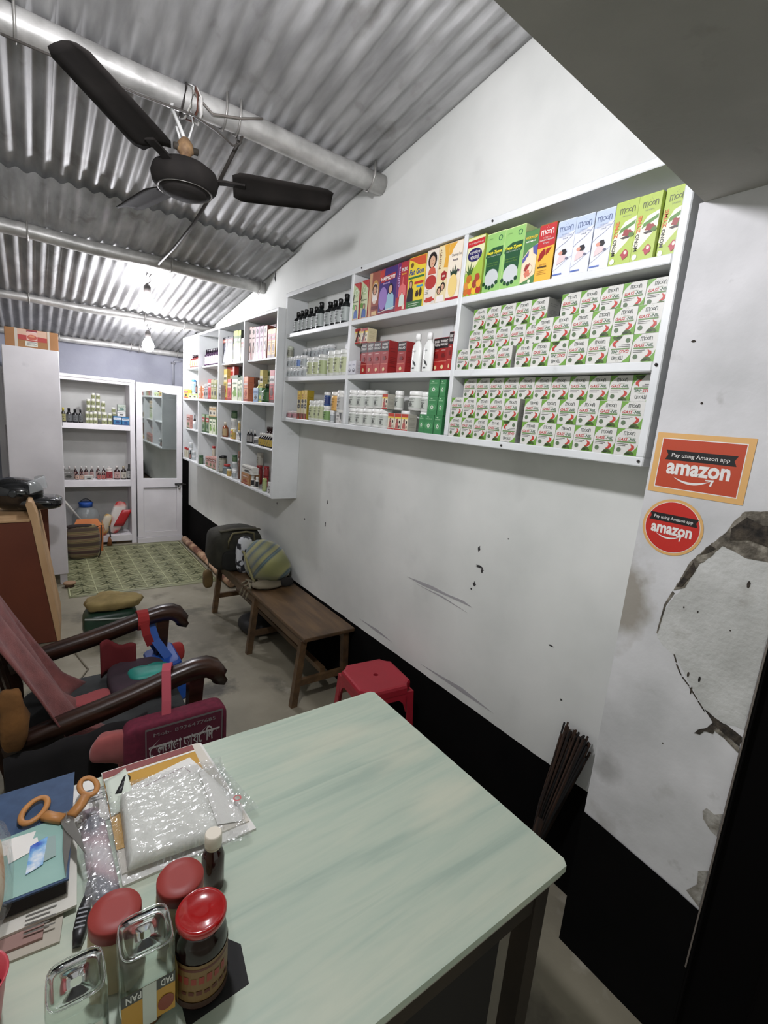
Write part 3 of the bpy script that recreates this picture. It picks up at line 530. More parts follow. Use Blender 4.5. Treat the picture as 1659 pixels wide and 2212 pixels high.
def cyl_proto(st, w, d, h):
    sh, bc, cc, lc, desc, cat = CY[st]
    t = empty('medicine_bottle' if cat == 'bottle' else 'tin' if cat == 'tin' else 'jar'); r = w/2
    bm, cm = M(bc, .25 if cat == 'bottle' else .4), M(cc, .35)
    if sh == 'jar':
        lh = max(.012, min(h*.24, .022)); z1 = h-lh
        part('jar_body', lambda b: b.lathe([(r*.86, 0), (r*.96, h*.04), (r*.96, z1*.9), (r*.82, z1*.98), (r*.82, z1)], bm), t)
        part('lid', lambda b: b.lathe([(r*.9, z1), (r*.93, z1+lh*.1), (r*.93, h-lh*.18), (r*.84, h)], cm, 22), t)
        rl, a, c = r*.97, h*.12, z1*.86
    elif sh == 'flat':
        part('bottle_body', lambda b: b.lathe([(r*.9, 0), (r, h*.03), (r, h*.6), (r*.86, h*.7), (r*.42, h*.8), (r*.36, h*.83)], bm, 24, sy=d/w), t)
        part('cap', lambda b: b.lathe([(r*.44, h*.82), (r*.44, h*.98), (r*.38, h)], cm, 16, sy=min(1, 1.5*d/w)), t)
        p = P(w*.5, h*.5, lambda u, v, o: (u, -d/2*math.sqrt(max(0, 1-(u/r)**2))-o-.0004, v+h*.08), off=.0003)
        p.poly([(.1, .5), (.7, .36), (.95, .2), (.9, .1), (.3, .3)], (60, 64, 62)); p.rect(.2, 0, .7, .08, (50, 54, 52)); moon(p, .5, .92, .6, (120, 126, 124)); p.build('label', t)
        return t
    elif sh == 'bot2':
        part('bottle_body', lambda b: b.lathe([(r*.9, 0), (r, h*.04), (r, h*.66), (r*.7, h*.74), (r*.62, h*.78)], bm), t)
        part('cap', lambda b: b.lathe([(r*.72, h*.76), (r*.74, h*.97), (r*.66, h)], cm), t); rl, a, c = r*1.01, h*.14, h*.6
    else:
        part('bottle_body', lambda b: b.lathe([(r*.9, 0), (r, h*.03), (r, h*.56), (r*.86, h*.66), (r*.45, h*.74), (r*.38, h*.8)], bm), t)
        part('cap', lambda b: b.lathe([(r*.46, h*.79), (r*.48, h*.97), (r*.4, h)], cm, 14), t); rl, a, c = r*1.01, h*.1, h*.56
    p = CP(2*PI*rl*.62, c-a, cylmap(rl, a), rough=.5); p.rect(0, 0, 1, 1, lc); dk = tuple(int(x*.5) for x in lc) if sum(lc) > 250 else (200, 200, 196)
    p.l = 2; p.bars(.34, .66, (.86, .8), .03, dk); p.scrib(.5, .62, .26, .14, dk); p.ell(.5, .34, .07, .07*p.w/p.h, dk, 10); p.l = 3; p.ell(.5, .34, .045, .045*p.w/p.h, lc, 10); p.bars(.36, .64, (.12,), .03, dk); p.build('label', t)
    return t
ORD = ['first', 'second', 'third', 'fourth', 'fifth', 'sixth', 'seventh', 'eighth', 'ninth', 'tenth', 'eleventh', 'twelfth', 'thirteenth']
def place_items(txt):
    R = []
    for ln in txt.split():
        a = ln.split(','); R.append((a[0], a[1], a[2], *[int(v)/1e4 for v in a[3:]]))
    def cellname(c):
        if c[0] == 'N': return 'near shelf '+{'1': 'top', '2': 'middle', '3': 'bottom'}[c[2]]+' '+{'A': 'left', 'B': 'centre', 'C': 'right'}[c[1]]+' bay'
        if c[0] == 'F': return 'far shelf column '+['', 'one', 'two', 'three', 'four'][int(c[1])]+' row '+['', 'one', 'two', 'three', 'four'][int(c[2])]
        return {'K1': 'alcove cupboard top shelf', 'K3': 'alcove cupboard middle shelf'}[c]
    left = lambda r: -r[4] if r[0][0] != 'K' else r[3]
    gr = {}
    for r in R: gr.setdefault((r[0], r[2]), []).append(r)
    protos = {}
    for (cell, st), L in gr.items():
        info = BX.get(st) or CY[st]; desc, cat = info[-2], info[-1]
        # split by level and depth
        lv = []
        for r in sorted(L, key=lambda r: r[5]):
            if not lv or r[5]-lv[-1] > .03: lv.append(r[5])
        def level(r): return min(range(len(lv)), key=lambda i: abs(lv[i]-r[5]))
        sub = {}
        hasback = len({r[1] == 'back' for r in L}) > 1 and st not in ('gass', 'gass_inv')
        for r in L: sub.setdefault((level(r), r[1] == 'back' and hasback), []).append(r)
        nm = {6: ['bottom', 'second', 'third', 'fourth', 'fifth', 'top'], 1: [''], 2: ['lower', 'upper'], 3: ['bottom', 'middle', 'top'], 4: ['bottom', 'second', 'third', 'top'], 5: ['bottom', 'second', 'third', 'fourth', 'top']}[len(lv)]
        for (k, bk), S in sub.items():
            S.sort(key=left)
            for i, r in enumerate(S):
                if len(S) > 1: pos = ORD[i]+' from left' if i < len(S)-1 or len(S) < 4 else 'rightmost'
                else: pos = ''
                lay = (('back ' if bk else '')+nm[k]).strip()
                if lay and pos: lay = ' in '+lay+' layer'
                elif lay: lay = lay+' layer'
                lab = desc+(', '+pos if pos else '')+(lay if pos else (', '+lay if lay else ''))+', '+cellname(cell)
                if len(lab.split()) > 16: lab = lab.replace(' in ', ' ').replace(' from left', '').replace(' layer', ' row').replace(' bay', '')
                if len(lab.split()) > 16: lab = lab.replace(' with ', ' ').replace(' row,', ',')
                w, d, h = r[6], r[7], r[8]
                key = st
                if key not in protos: t = (box_proto if st in BX else cyl_proto)(st, w, d, h); protos[key] = (t, w, d, h)
                else:
                    t0, w0, d0, h0 = protos[key]; t = copy_tree(t0); t.scale = (w/w0, d/d0, h/h0)
                t.location = (r[3], r[4], r[5]+.0003); t.rotation_euler = (0, 0, -PI/2 if cell[0] != 'K' else 0)
                if cat in ('jar', 'bottle', 'tin') and st != 'lotion' and False: pass
                tag(t, lab, cat, desc+' group in the '+cellname(cell) if len(L) > 1 else None)
# ---------------------------------------------------------------- the setting
def struct(name, fn, parent=None):
    b = MB(); fn(b); o = b.build(name, parent)
    if parent is None: o['kind'] = 'structure'
    return o
struct('floor', lambda b: b.box(-3.5, .3, -2.5, 6.9, -.1, 0, FLOOR))
wr = struct('wall_right', lambda b: b.add([(0, .2, 0), (0, 6.75, 0), (0, 6.75, 3.5), (0, .2, 3.5), (.12, .2, 0), (.12, 6.75, 0), (.12, 6.75, 3.5), (.12, .2, 3.5)], [(0, 3, 2, 1), (4, 5, 6, 7), (0, 1, 5, 4), (3, 7, 6, 2), (0, 4, 7, 3), (1, 2, 6, 5)], WALL))
struct('wall_back', lambda b: b.box(-3.5, 0, 6.65, 6.75, 0, 3.0, WALLB))
struct('wall_left', lambda b: b.box(-3.6, -3.5, .66, 6.75, 0, 3.5, WALL))
struct('baseboard_right', lambda b: b.grid(lambda u, v: (-.004+(0 if v < 1 else .0045), .66+u*5.98, v*(.49+.004*noise.noise(Vector((u*60, 1, 0))))), 240, 2, BLACKP))
# marks on the wall: gouges, holes, scrapes
def jag(pts, st=.006, amp=.0022):
    o = []; k = 0
    for i, a in enumerate(pts):
        c = pts[(i+1) % len(pts)]; L = math.hypot(c[0]-a[0], c[1]-a[1]); n = max(1, int(L/st))
        for j in range(n):
            q = Vector((a[0]*97+j, a[1]*53, i)); f = j/n; e = 0 if j == 0 else amp
            o.append((a[0]+(c[0]-a[0])*f+e*noise.noise(q*1.7), a[1]+(c[1]-a[1])*f+e*noise.noise(q*1.3+Vector((5, 0, 0)))))
    return o
def mark(pts, m=None, x=-.0012, name='wall_mark', parent=wr):
    if len(pts) > 9 or name == 'bare_plaster': pts = jag(pts)
    b = MB(); n = len(pts); vs = [(x, p[0], p[1]) for p in pts]+[(x+.003, p[0], p[1]) for p in pts]
    b.add(vs, [tuple(range(n)), tuple(range(2*n-1, n-1, -1))]+[(i, i+n, (i+1) % n+n, (i+1) % n) for i in range(n)], m or M((46, 44, 44), .9)); return b.build(name, parent)
def chip(y, z, a, b, seed, **k): return mark([(y+a*(1+.4*math.sin(seed*5+i*2.7))*math.cos(2*PI*i/9), z+b*(1+.4*math.cos(seed*3+i*1.9))*math.sin(2*PI*i/9)) for i in range(9)], **k)
for i, (y, z, a, b_) in enumerate([(1.403, 1.216, .006, .012), (1.385, 1.135, .022, .006), (1.37, 1.122, .008, .008), (1.404, 1.047, .008, .011), (1.42, 1.02, .004, .005), (2.777, 1.166, .004, .014), (2.79, 1.012, .005, .016), (.98, .938, .012, .003), (1.25, 1.3, .003, .003), (3.807, 2.76, .012, .03), (.9, .75, .004, .004), (3.6, 1.0, .006, .008), (3.1, .98, .01, .006)]):
    chip(y, z, a, b_, i)
SCR = M((158, 156, 158), .8)
mark([(1.88, .93), (1.8, .937), (1.68, .945), (1.56, .942), (1.46, .948), (1.4, .936), (1.5, .934), (1.62, .93), (1.75, .924)], SCR); mark([(1.8, .915), (1.6, .92), (1.42, .9), (1.6, .912)], SCR)
mark([(2.3, .52), (2.1, .53), (1.95, .515), (2.1, .512)], SCR); mark([(1.7, .505), (1.4, .53), (1.2, .512), (1.4, .507)], SCR)
# ceiling: corrugated sheets lapped in two rows
RZ = lambda y: 3.195-.16*(y-1.476)
ceil = empty('ceiling', kind='structure')
for row, (ya, yb, dz) in enumerate(((.62, 3.5, 0), (3.42, 6.9, -.026))):
    for k in range(5):
        xa = .06-(k+1)*.76
        def fn(b):
            nx = 80+4; vs = []; fs = []
            ys = [ya, (ya+yb)/2, yb]
            for y in ys:
                for i in range(nx+1):
                    x = xa+i*.0095; vs.append((x, y, RZ(y)+dz+.0095*math.cos(2*PI*x/.076)-.0009*(k % 2)))
            K = nx+1
            for j in range(2):
                for i in range(nx): fs.append((j*K+i, (j+1)*K+i, (j+1)*K+i+1, j*K+i+1))
            n0 = len(vs); vs += [(x, y, z+.0012) for x, y, z in vs]; fs += [tuple(q+n0 for q in reversed(f)) for f in fs]
            fs += [(i, i+1, i+1+n0, i+n0) for i in range(nx)]
            b.add(vs, fs, SHEET, True)
        part('roof_sheet', fn, ceil)
# concrete slab over the front of the room and the pillar
struct('ceiling', lambda b: b.add([(.1, .661, 2.367), (-3.6, .50, 2.367), (-3.6, -2.5, 2.367), (.1, -2.5, 2.367), (.1, .661, 3.45), (-3.6, .50, 3.45), (-3.6, -2.5, 3.45), (.1, -2.5, 3.45)], [(0, 3, 2, 1), (4, 5, 6, 7), (0, 1, 5, 4), (1, 2, 6, 5), (2, 3, 7, 6), (3, 0, 4, 7)], CONC))
pil = struct('wall_front', lambda b: b.box(-.166, .0, .308, .661, 0, 2.367, PILLAR))
struct('baseboard_front', lambda b: b.add([(-.17, .664, 0), (-.17, .302, 0), (-.17, .302, .492), (-.17, .36, .5), (-.17, .5, .512), (-.17, .6, .522), (-.17, .664, .526), (0, .664, 0), (0, .664, .526), (-.16, .302, 0), (-.16, .302, .492)], [(0, 6, 5, 4, 3, 2, 1), (0, 7, 8, 6), (1, 2, 10, 9)], BLACKP))
mk = lambda pts, m, x=-.1675: mark(pts, m, x, 'plaster_crack', pil)
CR_ = N('deep_crack', [(.35, (26, 23, 20)), (.65, (70, 62, 52))], nscale=45, rough=.95, bump=.6, bscale=90)
CR2 = N('broken_render', [(.35, (62, 57, 50)), (.5, (96, 90, 80)), (.65, (138, 132, 120))], nscale=30, rough=.95, bump=.7, bscale=80)
PEEL = N('peeled_paint', [(.4, (124, 119, 110)), (.6, (160, 157, 150))], nscale=25, rough=.95, bump=.4)
ROUGHP = addstain(N('bare_grey_render', [(.3, (166, 166, 162)), (.7, (190, 190, 187))], nscale=9, rough=.95, bump=.35, bscale=60), (128, 122, 110), .58, .72, 9, amount=.6)
o = mark([(.309, 1.49), (.343, 1.486), (.39, 1.484), (.42, 1.5), (.444, 1.5), (.47, 1.465), (.49, 1.43), (.507, 1.37), (.53, 1.33), (.55, 1.27), (.552, 1.2), (.53, 1.18), (.493, 1.163), (.45, 1.11), (.403, 1.056), (.366, 1.037), (.327, 1.05), (.309, 1.05)], ROUGHP, -.1668, 'bare_plaster', pil)
mk([(.309, 1.62), (.367, 1.608), (.412, 1.598), (.43, 1.57), (.441, 1.538), (.475, 1.491), (.509, 1.436), (.534, 1.348), (.507, 1.364), (.486, 1.437), (.46, 1.47), (.444, 1.5), (.42, 1.495), (.39, 1.484), (.343, 1.486), (.309, 1.48)], CR2)
mk([(.309, 1.58), (.37, 1.572), (.405, 1.585), (.432, 1.55), (.43, 1.52), (.39, 1.53), (.34, 1.52), (.309, 1.53)], CR_, -.169); mk([(.5, 1.44), (.528, 1.36), (.515, 1.365), (.49, 1.42)], CR_, -.169); mk([(.47, 1.495), (.488, 1.465), (.476, 1.47), (.455, 1.49)], CR_, -.169)
mk([(.536, 1.345), (.55, 1.3), (.555, 1.21), (.551, 1.21), (.545, 1.3), (.53, 1.34)], CR2)
for a, b_ in (((.497, 1.17), (.488, 1.15)), ((.486, 1.145), (.47, 1.12)), ((.466, 1.117), (.446, 1.1)), ((.443, 1.097), (.42, 1.073)), ((.417, 1.07), (.398, 1.05))):
    mk([a, (a[0]+.003, a[1]-.001), (b_[0]+.003, b_[1]), b_], CR_, -.169)
mk([(.4, 1.056), (.39, 1.045), (.376, 1.03), (.385, 1.01), (.405, .99), (.412, .976), (.398, .98), (.39, .995), (.37, 1.0), (.366, 1.02), (.345, 1.015), (.309, 1.002), (.309, 1.03), (.34, 1.04), (.37, 1.045)], CR_)
mk([(.37, 1.012), (.345, 1.005), (.309, .985), (.309, 1.0), (.34, 1.012), (.36, 1.022)], CR2, -.169)
for y, z, a, b_ in [(.37, 1.42, .004, .01), (.5, 1.31, .002, .003), (.465, 1.31, .002, .004), (.455, 1.13, .003, .008), (.427, 1.13, .003, .009), (.44, 1.09, .002, .012), (.385, 1.29, .002, .002), (.345, 2.1, .008, .004), (.61, 2.02, .006, .003), (.56, 1.86, .003, .003), (.48, .9, .002, .002), (.42, 1.95, .002, .002)]:
    mk([(y+a*math.cos(2*PI*i/7), z+b_*math.sin(2*PI*i/7)) for i in range(7)], CR_)
mk([(.345, .79), (.352, .775), (.347, .755), (.325, .735), (.309, .73), (.309, .80), (.325, .785)], PEEL); mk([(.33, .6), (.325, .56), (.345, .52), (.309, .5), (.309, .62)], PEEL)
# door at the right edge
d2 = empty('door_2', kind='structure')
part('door_leaf', lambda b: b.box(-.15, -.09, -1.0, .296, 0, 2.3, M((8, 7, 7), .9, spec=.05)), d2)
part('door_frame', lambda b: b.box(-.172, -.1, .3025, .3062, .3, 2.36, M((120, 112, 106), .4, .3)).box(-.168, -.1, .2965, .3024, 0, 2.36, M((12, 11, 11), .8, spec=.05)), d2)
for k in range(3): part('door_panel', lambda b: b.rbox(-.158, -.14, -.8, .16, .15+k*.7, .72+k*.7, M((10, 8, 8), .9, spec=.05), .01), d2)
# door of the back room with its mirror
YD = 6.34
d1 = empty('door_1', kind='structure')
def arch(x): return 1.823+.035*math.exp(-((x+.39)/.09)**2)
def f_leaf(b):
    y0, y1 = YD-.012, YD+.03
    b.box(-.592, -.525, y0, y1, .064, 1.93, CUPW).box(-.142, -.08, y0, y1, .064, 1.93, CUPW)
    b.box(-.525, -.142, y0, y1, .69, .80, CUPW).box(-.525, -.142, y0, y1, .064, .13, CUPW)
    n = 16; vs = []
    for i in range(n+1):
        x = -.525+.383*i/n; z = arch(x)
        vs += [(x, y0, z), (x, y0, 1.93), (x, y1, z), (x, y1, 1.93)]
    fs = []
    for i in range(n):
        a = i*4; c = a+4; fs += [(a, c, c+1, a+1), (a, a+2, c+2, c), (a+1, c+1, c+3, a+3)]
    b.add(vs, fs, CUPW)
part('door_frame', f_leaf, d1)
part('mirror', lambda b: b.box(-.53, -.138, YD+.008, YD+.014, .79, 1.87, M((206, 212, 210), .04, 1.)), d1)
part('door_panel', lambda b: b.rbox(-.527, -.14, YD, YD+.02, .128, .692, CUPW, .008), d1)
part('door_sill', lambda b: b.box(-.596, -.078, YD-.03, YD+.08, 0, .06, CUPW), d1)
def f_bolt(b):
    m = M((60, 58, 56), .4, .8); b.box(-.17, -.06, YD-.024, YD-.012, .715, .74, m); b.tube([(-.17, YD-.032, .728), (-.04, YD-.032, .728)], .007, m); b.tube([(-.13, YD-.036, .728), (-.13, YD-.045, .7)], .006, m)
    b.lathe([(.012, -.03), (.014, -.02), (.014, 0), (.006, .006)], M((150, 146, 140), .4, .7), 10, (-.12, YD-.04, .7))
part('door_bolt', f_bolt, d1)
part('door_trim', lambda b: b.box(-.525, -.14, YD-.016, YD-.01, .682, .69, M((90, 88, 86), .7)), d1)
struct('trim_1', lambda b: b.box(-.076, -.001, 6.33, 6.42, 0, 1.12, BLACKP))
# conduit on the back wall
t = thing('conduit_pipe', 'thin grey conduit pipe on the back wall above the door', 'pipe')
part('pipe', lambda b: b.tube([(-.12, 6.63, 1.95), (-.12, 6.63, 2.2), (-.10, 6.63, 2.24), (-.02, 6.63, 2.25)], .014, M((150, 152, 160), .6)), t)
part('clip', lambda b: b.box(-.14, -.1, 6.61, 6.65, 2.2, 2.225, M((120, 120, 126), .6)), t)

# ---------------------------------------------------------------- purlins, hooks and the wiring under the roof
names = ['nearest, thickest roof pipe above the ceiling fan', 'second roof pipe beyond the ceiling fan', 'third roof pipe passing behind the first bulb', 'farthest roof pipe against the back wall']
for i, (y, r) in enumerate(((2.40, .05), (4.02, .044), (5.37, .034), (6.55, .032))):
    z = RZ(y)-.012-r-(.02 if y > 3.42 else 0)
    t = thing('roof_pipe', names[i], 'pipe', (0, y, z))
    part('pipe', lambda b: b.tube([(-3.48+k*.174, 0, .004*math.sin(k*1.3)) for k in range(20)]+[(-.004, 0, 0)], r, PIPE, 14), t)
    for x in ((-1.58, -.86, -.8, -.09) if i == 0 else (-1.56, -.72, -.05) if i == 1 else (-1.56, -.66, -.3) if i == 2 else (-1.3, -.6, -.52, -.09)):
        part('hook', lambda b: b.tube([(x, -r-.006, r+.03), (x, -r-.008, 0), (x, -r*.7, -r*.8), (x, 0, -r-.008), (x, r*.7, -r*.8), (x, r+.008, 0), (x+.01, r+.006, r*.9)], .005, M((170, 168, 164), .4, .7), 6), t)
# ceiling fan
FB = N('dusty_black_fan_paint', [(.3, (26, 24, 23)), (.7, (40, 37, 35))], nscale=8, rough=.85)
FB.node_tree.nodes['Principled BSDF'].inputs['Specular IOR Level'].default_value = .2
FG = N('dusty_grey_fan_paint', [(.3, (92, 86, 78)), (.7, (120, 113, 104))], nscale=8, rough=.6)
hub = Vector((-1.031, 2.334, 2.66))
fan = thing('ceiling_fan', 'black three-blade ceiling fan hanging from the nearest roof pipe', 'fan', hub)
tips = [Vector((-1.477, 1.883, 2.73)), Vector((-.455, 2.117, 2.70)), Vector((-1.155, 2.956, 2.685))]
def f_blade(tp, i):
    def fn(b):
        d = (tp-hub)+Vector((0, 0, -.01)); L = d.length; d.normalize(); side = Vector((0, 0, 1)).cross(d).normalized(); up = d.cross(side)
        tw = (-.08, -.5, -.4)[i]
        def pt(u, v):
            s = .19+(L-.19)*u; wd = (.078-.016*u)*(1 if u < .96 else 1-.25*((u-.96)/.04)**2)
            if u < .08: wd *= .72+.28*u/.08
            q = (v-.5)*2*wd
            return d*s+side*q+up*(q*(tw+.16)+.012*math.cos((v-.5)*PI))
        b.grid(pt, 14, 4, FG if i == 2 and False else FB, True, .003)
    return fn
for i, tp in enumerate(tips):
    bl = part('blade', f_blade(tp, i), fan)
    def f_arm(b):
        d = (tp-hub).normalized(); b.sweep([d*.1+Vector((0, 0, .0)), d*.16+Vector((0, 0, .004)), d*.24+Vector((0, 0, .0))], [(-.018, -.004), (.018, -.004), (.018, .004), (-.018, .004)], FB, False)
    part('blade_arm', f_arm, bl)
part('motor_housing', lambda b: b.lathe([(.05, -.058), (.1, -.05), (.125, -.03), (.132, 0), (.124, .028), (.09, .05), (.03, .056)], FB, 32), fan)
part('bottom_cap', lambda b: b.lathe([(.0, -.075), (.055, -.072), (.085, -.06), (.088, -.05)], FB, 28), fan)
part('chrome_ring', lambda b: b.lathe([(.104, -.049), (.107, -.051), (.109, -.048)], M((120, 118, 114), .4, .8), 32), fan)
RUST = N('rusty_iron', [(.3, (92, 66, 46)), (.7, (150, 120, 84))], nscale=30, rough=.7)
part('shackle', lambda b: b.lathe([(.022, .05), (.022, .09), (.034, .1), (.03, .13), (.014, .15)], RUST, 12).tube([(-.045, 0, .11), (.05, 0, .115)], .014, M((60, 54, 46), .6)).lathe([(.024, .045), (.026, .06)], M((206, 204, 200), .4), 14), fan)
def f_wire(b):
    m = M((206, 206, 204), .45); b.tube([(.0, 0, .14), (-.02, .02, .2), (-.045, .05, .27), (-.02, .05, .30), (.02, .03, .31)], .008, m, 6); b.tube([(.01, 0, .14), (.035, .02, .22), (.03, .04, .28), (.035, .0, .35), (.02, .06, .385)], .004, m, 6)
    b.tube([(-.02, 0, .14), (-.035, .0, .18)], .005, m, 6)
part('hanging_wire', f_wire, fan)
t = thing('cable_tangle', 'tangled wires wound round the nearest roof pipe above the fan', 'wire', (-1.0, 2.4, 2.975))
for k in range(4):
    part('wire', lambda b: b.tube([((k-1.5)*.018+.012*math.sin(i), .06*math.cos(i*.9+k)*1.05, .06*math.sin(i*.9+k)*1.05) for i in range(9)], .0045, M([(60, 56, 54), (180, 178, 172), (96, 60, 50), (210, 208, 204)][k], .5), 6), t)
part('wire', lambda b: b.tube([(-.62, -.045, -.06), (-.4, -.05, -.064), (-.2, -.04, -.066), (0, -.05, -.06), (.1, -.045, -.08), (.18, -.02, -.1), (.22, 0, -.07), (.24, .01, .0)], .0045, M((70, 66, 62), .5), 6), t)
part('wire', lambda b: b.tube([(.0, -.056, .02), (.08, -.056, -.03), (.2, -.056, .0), (.3, -.05, .04)], .005, M((110, 104, 98), .5), 6), t)
t = thing('hanging_cable', 'dark cable hanging behind the fan from near to second roof pipe', 'cable')
part('cable', lambda b: b.tube([(-.78, 2.42, 2.92), (-.79, 2.7, 2.82), (-.80, 3.1, 2.74), (-.81, 3.5, 2.70), (-.815, 3.9, 2.69), (-.80, 4.02, 2.70)], .009, M((52, 48, 44), .6)), t)
part('loop', lambda b: b.tube([(-.78+.012*math.cos(i), 2.42, 2.93+.02*math.sin(i)) for i in range(7)], .005, M((60, 56, 52), .5), 6), t)
# bulbs
def bulb(x, y, z, ztop, strength, label, r=.034):
    t = thing('light_bulb', label, 'bulb', (x, y, z))
    g = part('glass_globe', lambda b: b.lathe([(0, -r*1.02), (r*.5, -r*.92), (r*.87, -r*.5), (r, 0), (r*.9, r*.5), (r*.62, r*.95), (r*.42, r*1.3)], M((250, 249, 255), .3, emit=strength, name='bulb_glow'), 16), t)
    part('lamp_holder', lambda b: b.lathe([(r*.44, r*1.3), (r*.46, r*2.3), (r*.3, r*2.5), (r*.15, r*2.7)], M((56, 52, 50), .5), 12), t)
    H = ztop-z
    part('cord', lambda b: b.tube([(0, 0, r*2.6), (.006, 0, r*2.6+(H-r*2.6)*.35), (-.008, .004, r*2.6+(H-r*2.6)*.7), (0, 0, H)], .0035, M((50, 46, 44), .6), 6).tube([(0, 0, r*2.6), (.03, .01, r*2.6+(H-r*2.6)*.4), (.015, .0, r*2.6+(H-r*2.6)*.75), (.03, 0, H)], .003, M((60, 56, 54), .6), 6), t)
    return t
bulb(-.815, 4.36, 2.475, 2.7, BULB, 'glowing bulb nearer the fan, hanging below second roof pipe', .056)
bulb(-.607, 5.5, 2.268, 2.48, BULB*1.3, 'glowing bulb farther back, hanging below third roof pipe', .056)
bulb(-1.42, 1.02, 2.56, 3.22, BULB_NEAR, 'glowing bulb hanging beside the concrete slab', .056)

# ---------------------------------------------------------------- wall shelves
def board(nm, b4, parent, m=SHELFW, r=.003):
    return part(nm, lambda b: b.rbox(*b4, m, r), parent)
D = -.155
ns = thing('wall_shelf', 'long near white wall shelf of nine bays, packed with medicine boxes', 'shelf')
for z0, z1 in ((1.675, 1.702), (2.50, 2.528)): board('shelf_board', (D, 0, .687, 3.24, z0, z1), ns)
for y0, y1 in ((.687, .713), (1.527, 1.55), (2.377, 2.402), (3.215, 3.24)): board('divider', (D+.001, 0, y0, y1, 1.702, 2.50), ns)
for y0, y1 in ((.713, 1.527), (1.55, 2.377), (2.402, 3.215)):
    for z0, z1 in ((1.948, 1.975), (2.236, 2.262)): board('shelf_board', (D+.0015, 0, y0, y1, z0, z1), ns)
for y in (1.72, 2.6, 1.1):
    for z0, z1 in ((1.702, 1.948), (1.975, 2.236), (2.262, 2.50)): part('back_batten', lambda b: b.box(-.004, 0, y, y+.07, z0, z1, SHELFW), ns)
for y, z in ((1.4, 2.514), (1.22, 1.688), (.70, 1.69), (.70, 1.965), (2.3, 2.515)): part('nail', lambda b: b.tube([(D-.004, y, z), (D+.006, y+.004, z)], .0045, M((40, 38, 36), .6), 6), ns)
D2 = -.2
fs_ = thing('wall_shelf', 'far white wall shelf of sixteen small cells with mixed remedies', 'shelf')
for z0, z1 in ((1.108, 1.128), (1.772, 1.795), (2.412, 2.432)):
    board('shelf_board', (D2, 0, 3.2685, 5.81, z0, z1), fs_)
board('side_panel', (D2-.004, 0, 3.245, 3.268, 1.108, 2.4325), fs_)
for y0, y1 in ((3.9, 3.92), (4.545, 4.565), (5.185, 5.205), (5.785, 5.81)):
    for z0, z1 in ((1.128, 1.772), (1.795, 2.412)): board('divider' if 3.3 < y0 < 5.7 else 'side_panel', (D2+.001 if y0 > 3.3 else D2-.004, 0, y0, y1, z0, z1), fs_)
for y0, y1 in ((3.268, 3.9), (3.92, 4.545), (4.565, 5.185), (5.205, 5.785)):
    for z0, z1 in ((1.446, 1.462), (2.102, 2.118)): board('shelf_board', (-.17, 0, y0, y1, z0, z1), fs_)
# ---------------------------------------------------------------- alcove cupboard on the back wall
cb = thing('alcove_cupboard', 'open white built-in cupboard left of the mirrored door', 'cupboard')
Y0, Y1 = 6.35, 6.648
board('side_panel', (-.655, -.602, Y0, Y1, 0, 1.945), cb, CUPW)
board('side_panel', (-1.86, -1.81, Y0, Y1, 0, 1.945), cb, CUPW)
board('top_board', (-1.81, -.655, Y0, Y1, 1.882, 1.945), cb, CUPW)
for z0, z1 in ((1.362, 1.42), (.704, .779), (.034, .109)): board('shelf_board', (-1.81, -.655, Y0, Y1, z0, z1), cb, CUPW)
part('back_panel', lambda b: b.box(-1.81, -.655, Y1-.012, Y1-.001, .109, 1.882, N('cupboard_back', [(.3, (170, 170, 166)), (.7, (190, 190, 186))], nscale=3, rough=.7)), cb)
part('top_trim', lambda b: b.box(-1.86, -.6, Y0-.012, Y0-.001, 1.915, 1.945, CUPW), cb)
# tall white almirah, side on, with a carton on top
al = thing('tall_cabinet', 'tall white painted cabinet standing left of the alcove cupboard', 'cabinet')
part('body', lambda b: b.rbox(-1.76, -1.376, 5.08, 6.3, .1, 2.08, CUPW, .005), al)
for x, y in ((-1.415, 5.1), (-1.73, 5.1), (-1.415, 6.25), (-1.73, 6.25)): part('leg', lambda b: b.box(x-.025, x+.03, y, y+.04, 0, .1, CUPW), al)
part('latch', lambda b: b.box(-1.376, -1.366, 5.2, 5.24, 1.45, 1.55, M((120, 120, 118), .4, .6)), al)
t = thing('cardboard_box', 'brown printed cardboard carton on top of the tall cabinet', 'box', (-1.555, 5.10, 2.0803))
part('carton', lambda b: b.rbox(-.18, .18, -.0, .3, 0, .145, CARD, .003), t)
p = P(.36, .145, lambda u, v, o: (u, -o-.0005, v)); p.rect(.18, .0, .235, 1, (206, 196, 180)); p.rect(.79, 0, .835, 1, (206, 196, 180)); p.l = 2
p.rect(.235, .45, .78, .98, (214, 176, 150)); p.l = 2.5; p.poly([(.235, .42), (.5, .36), (.78, .38), (.78, .62), (.5, .66), (.235, .68)], (178, 50, 44)); p.l = 3; p.rect(.4, .42, .6, .86, (226, 180, 164)); p.rect(.4, .84, .6, .98, (140, 30, 40)); p.l = 4; p.rect(.41, .84, .59, .88, (226, 206, 200)); p.ell(.5, .58, .09, .15, (190, 84, 60), 14); p.l = 5; p.blobp(.5, .64, .05, .06, (214, 140, 100), 3)
p.rect(.37, .08, .6, .36, (222, 220, 206)); p.l = 6; p.bars(.4, .58, (.3, .24, .17), .03, (130, 128, 124)); p.build('front_print', t)
part('packing_tape', lambda b: b.box(.1765, .1812, .14, .18, .0, .146, M((206, 190, 160), .2)), t)
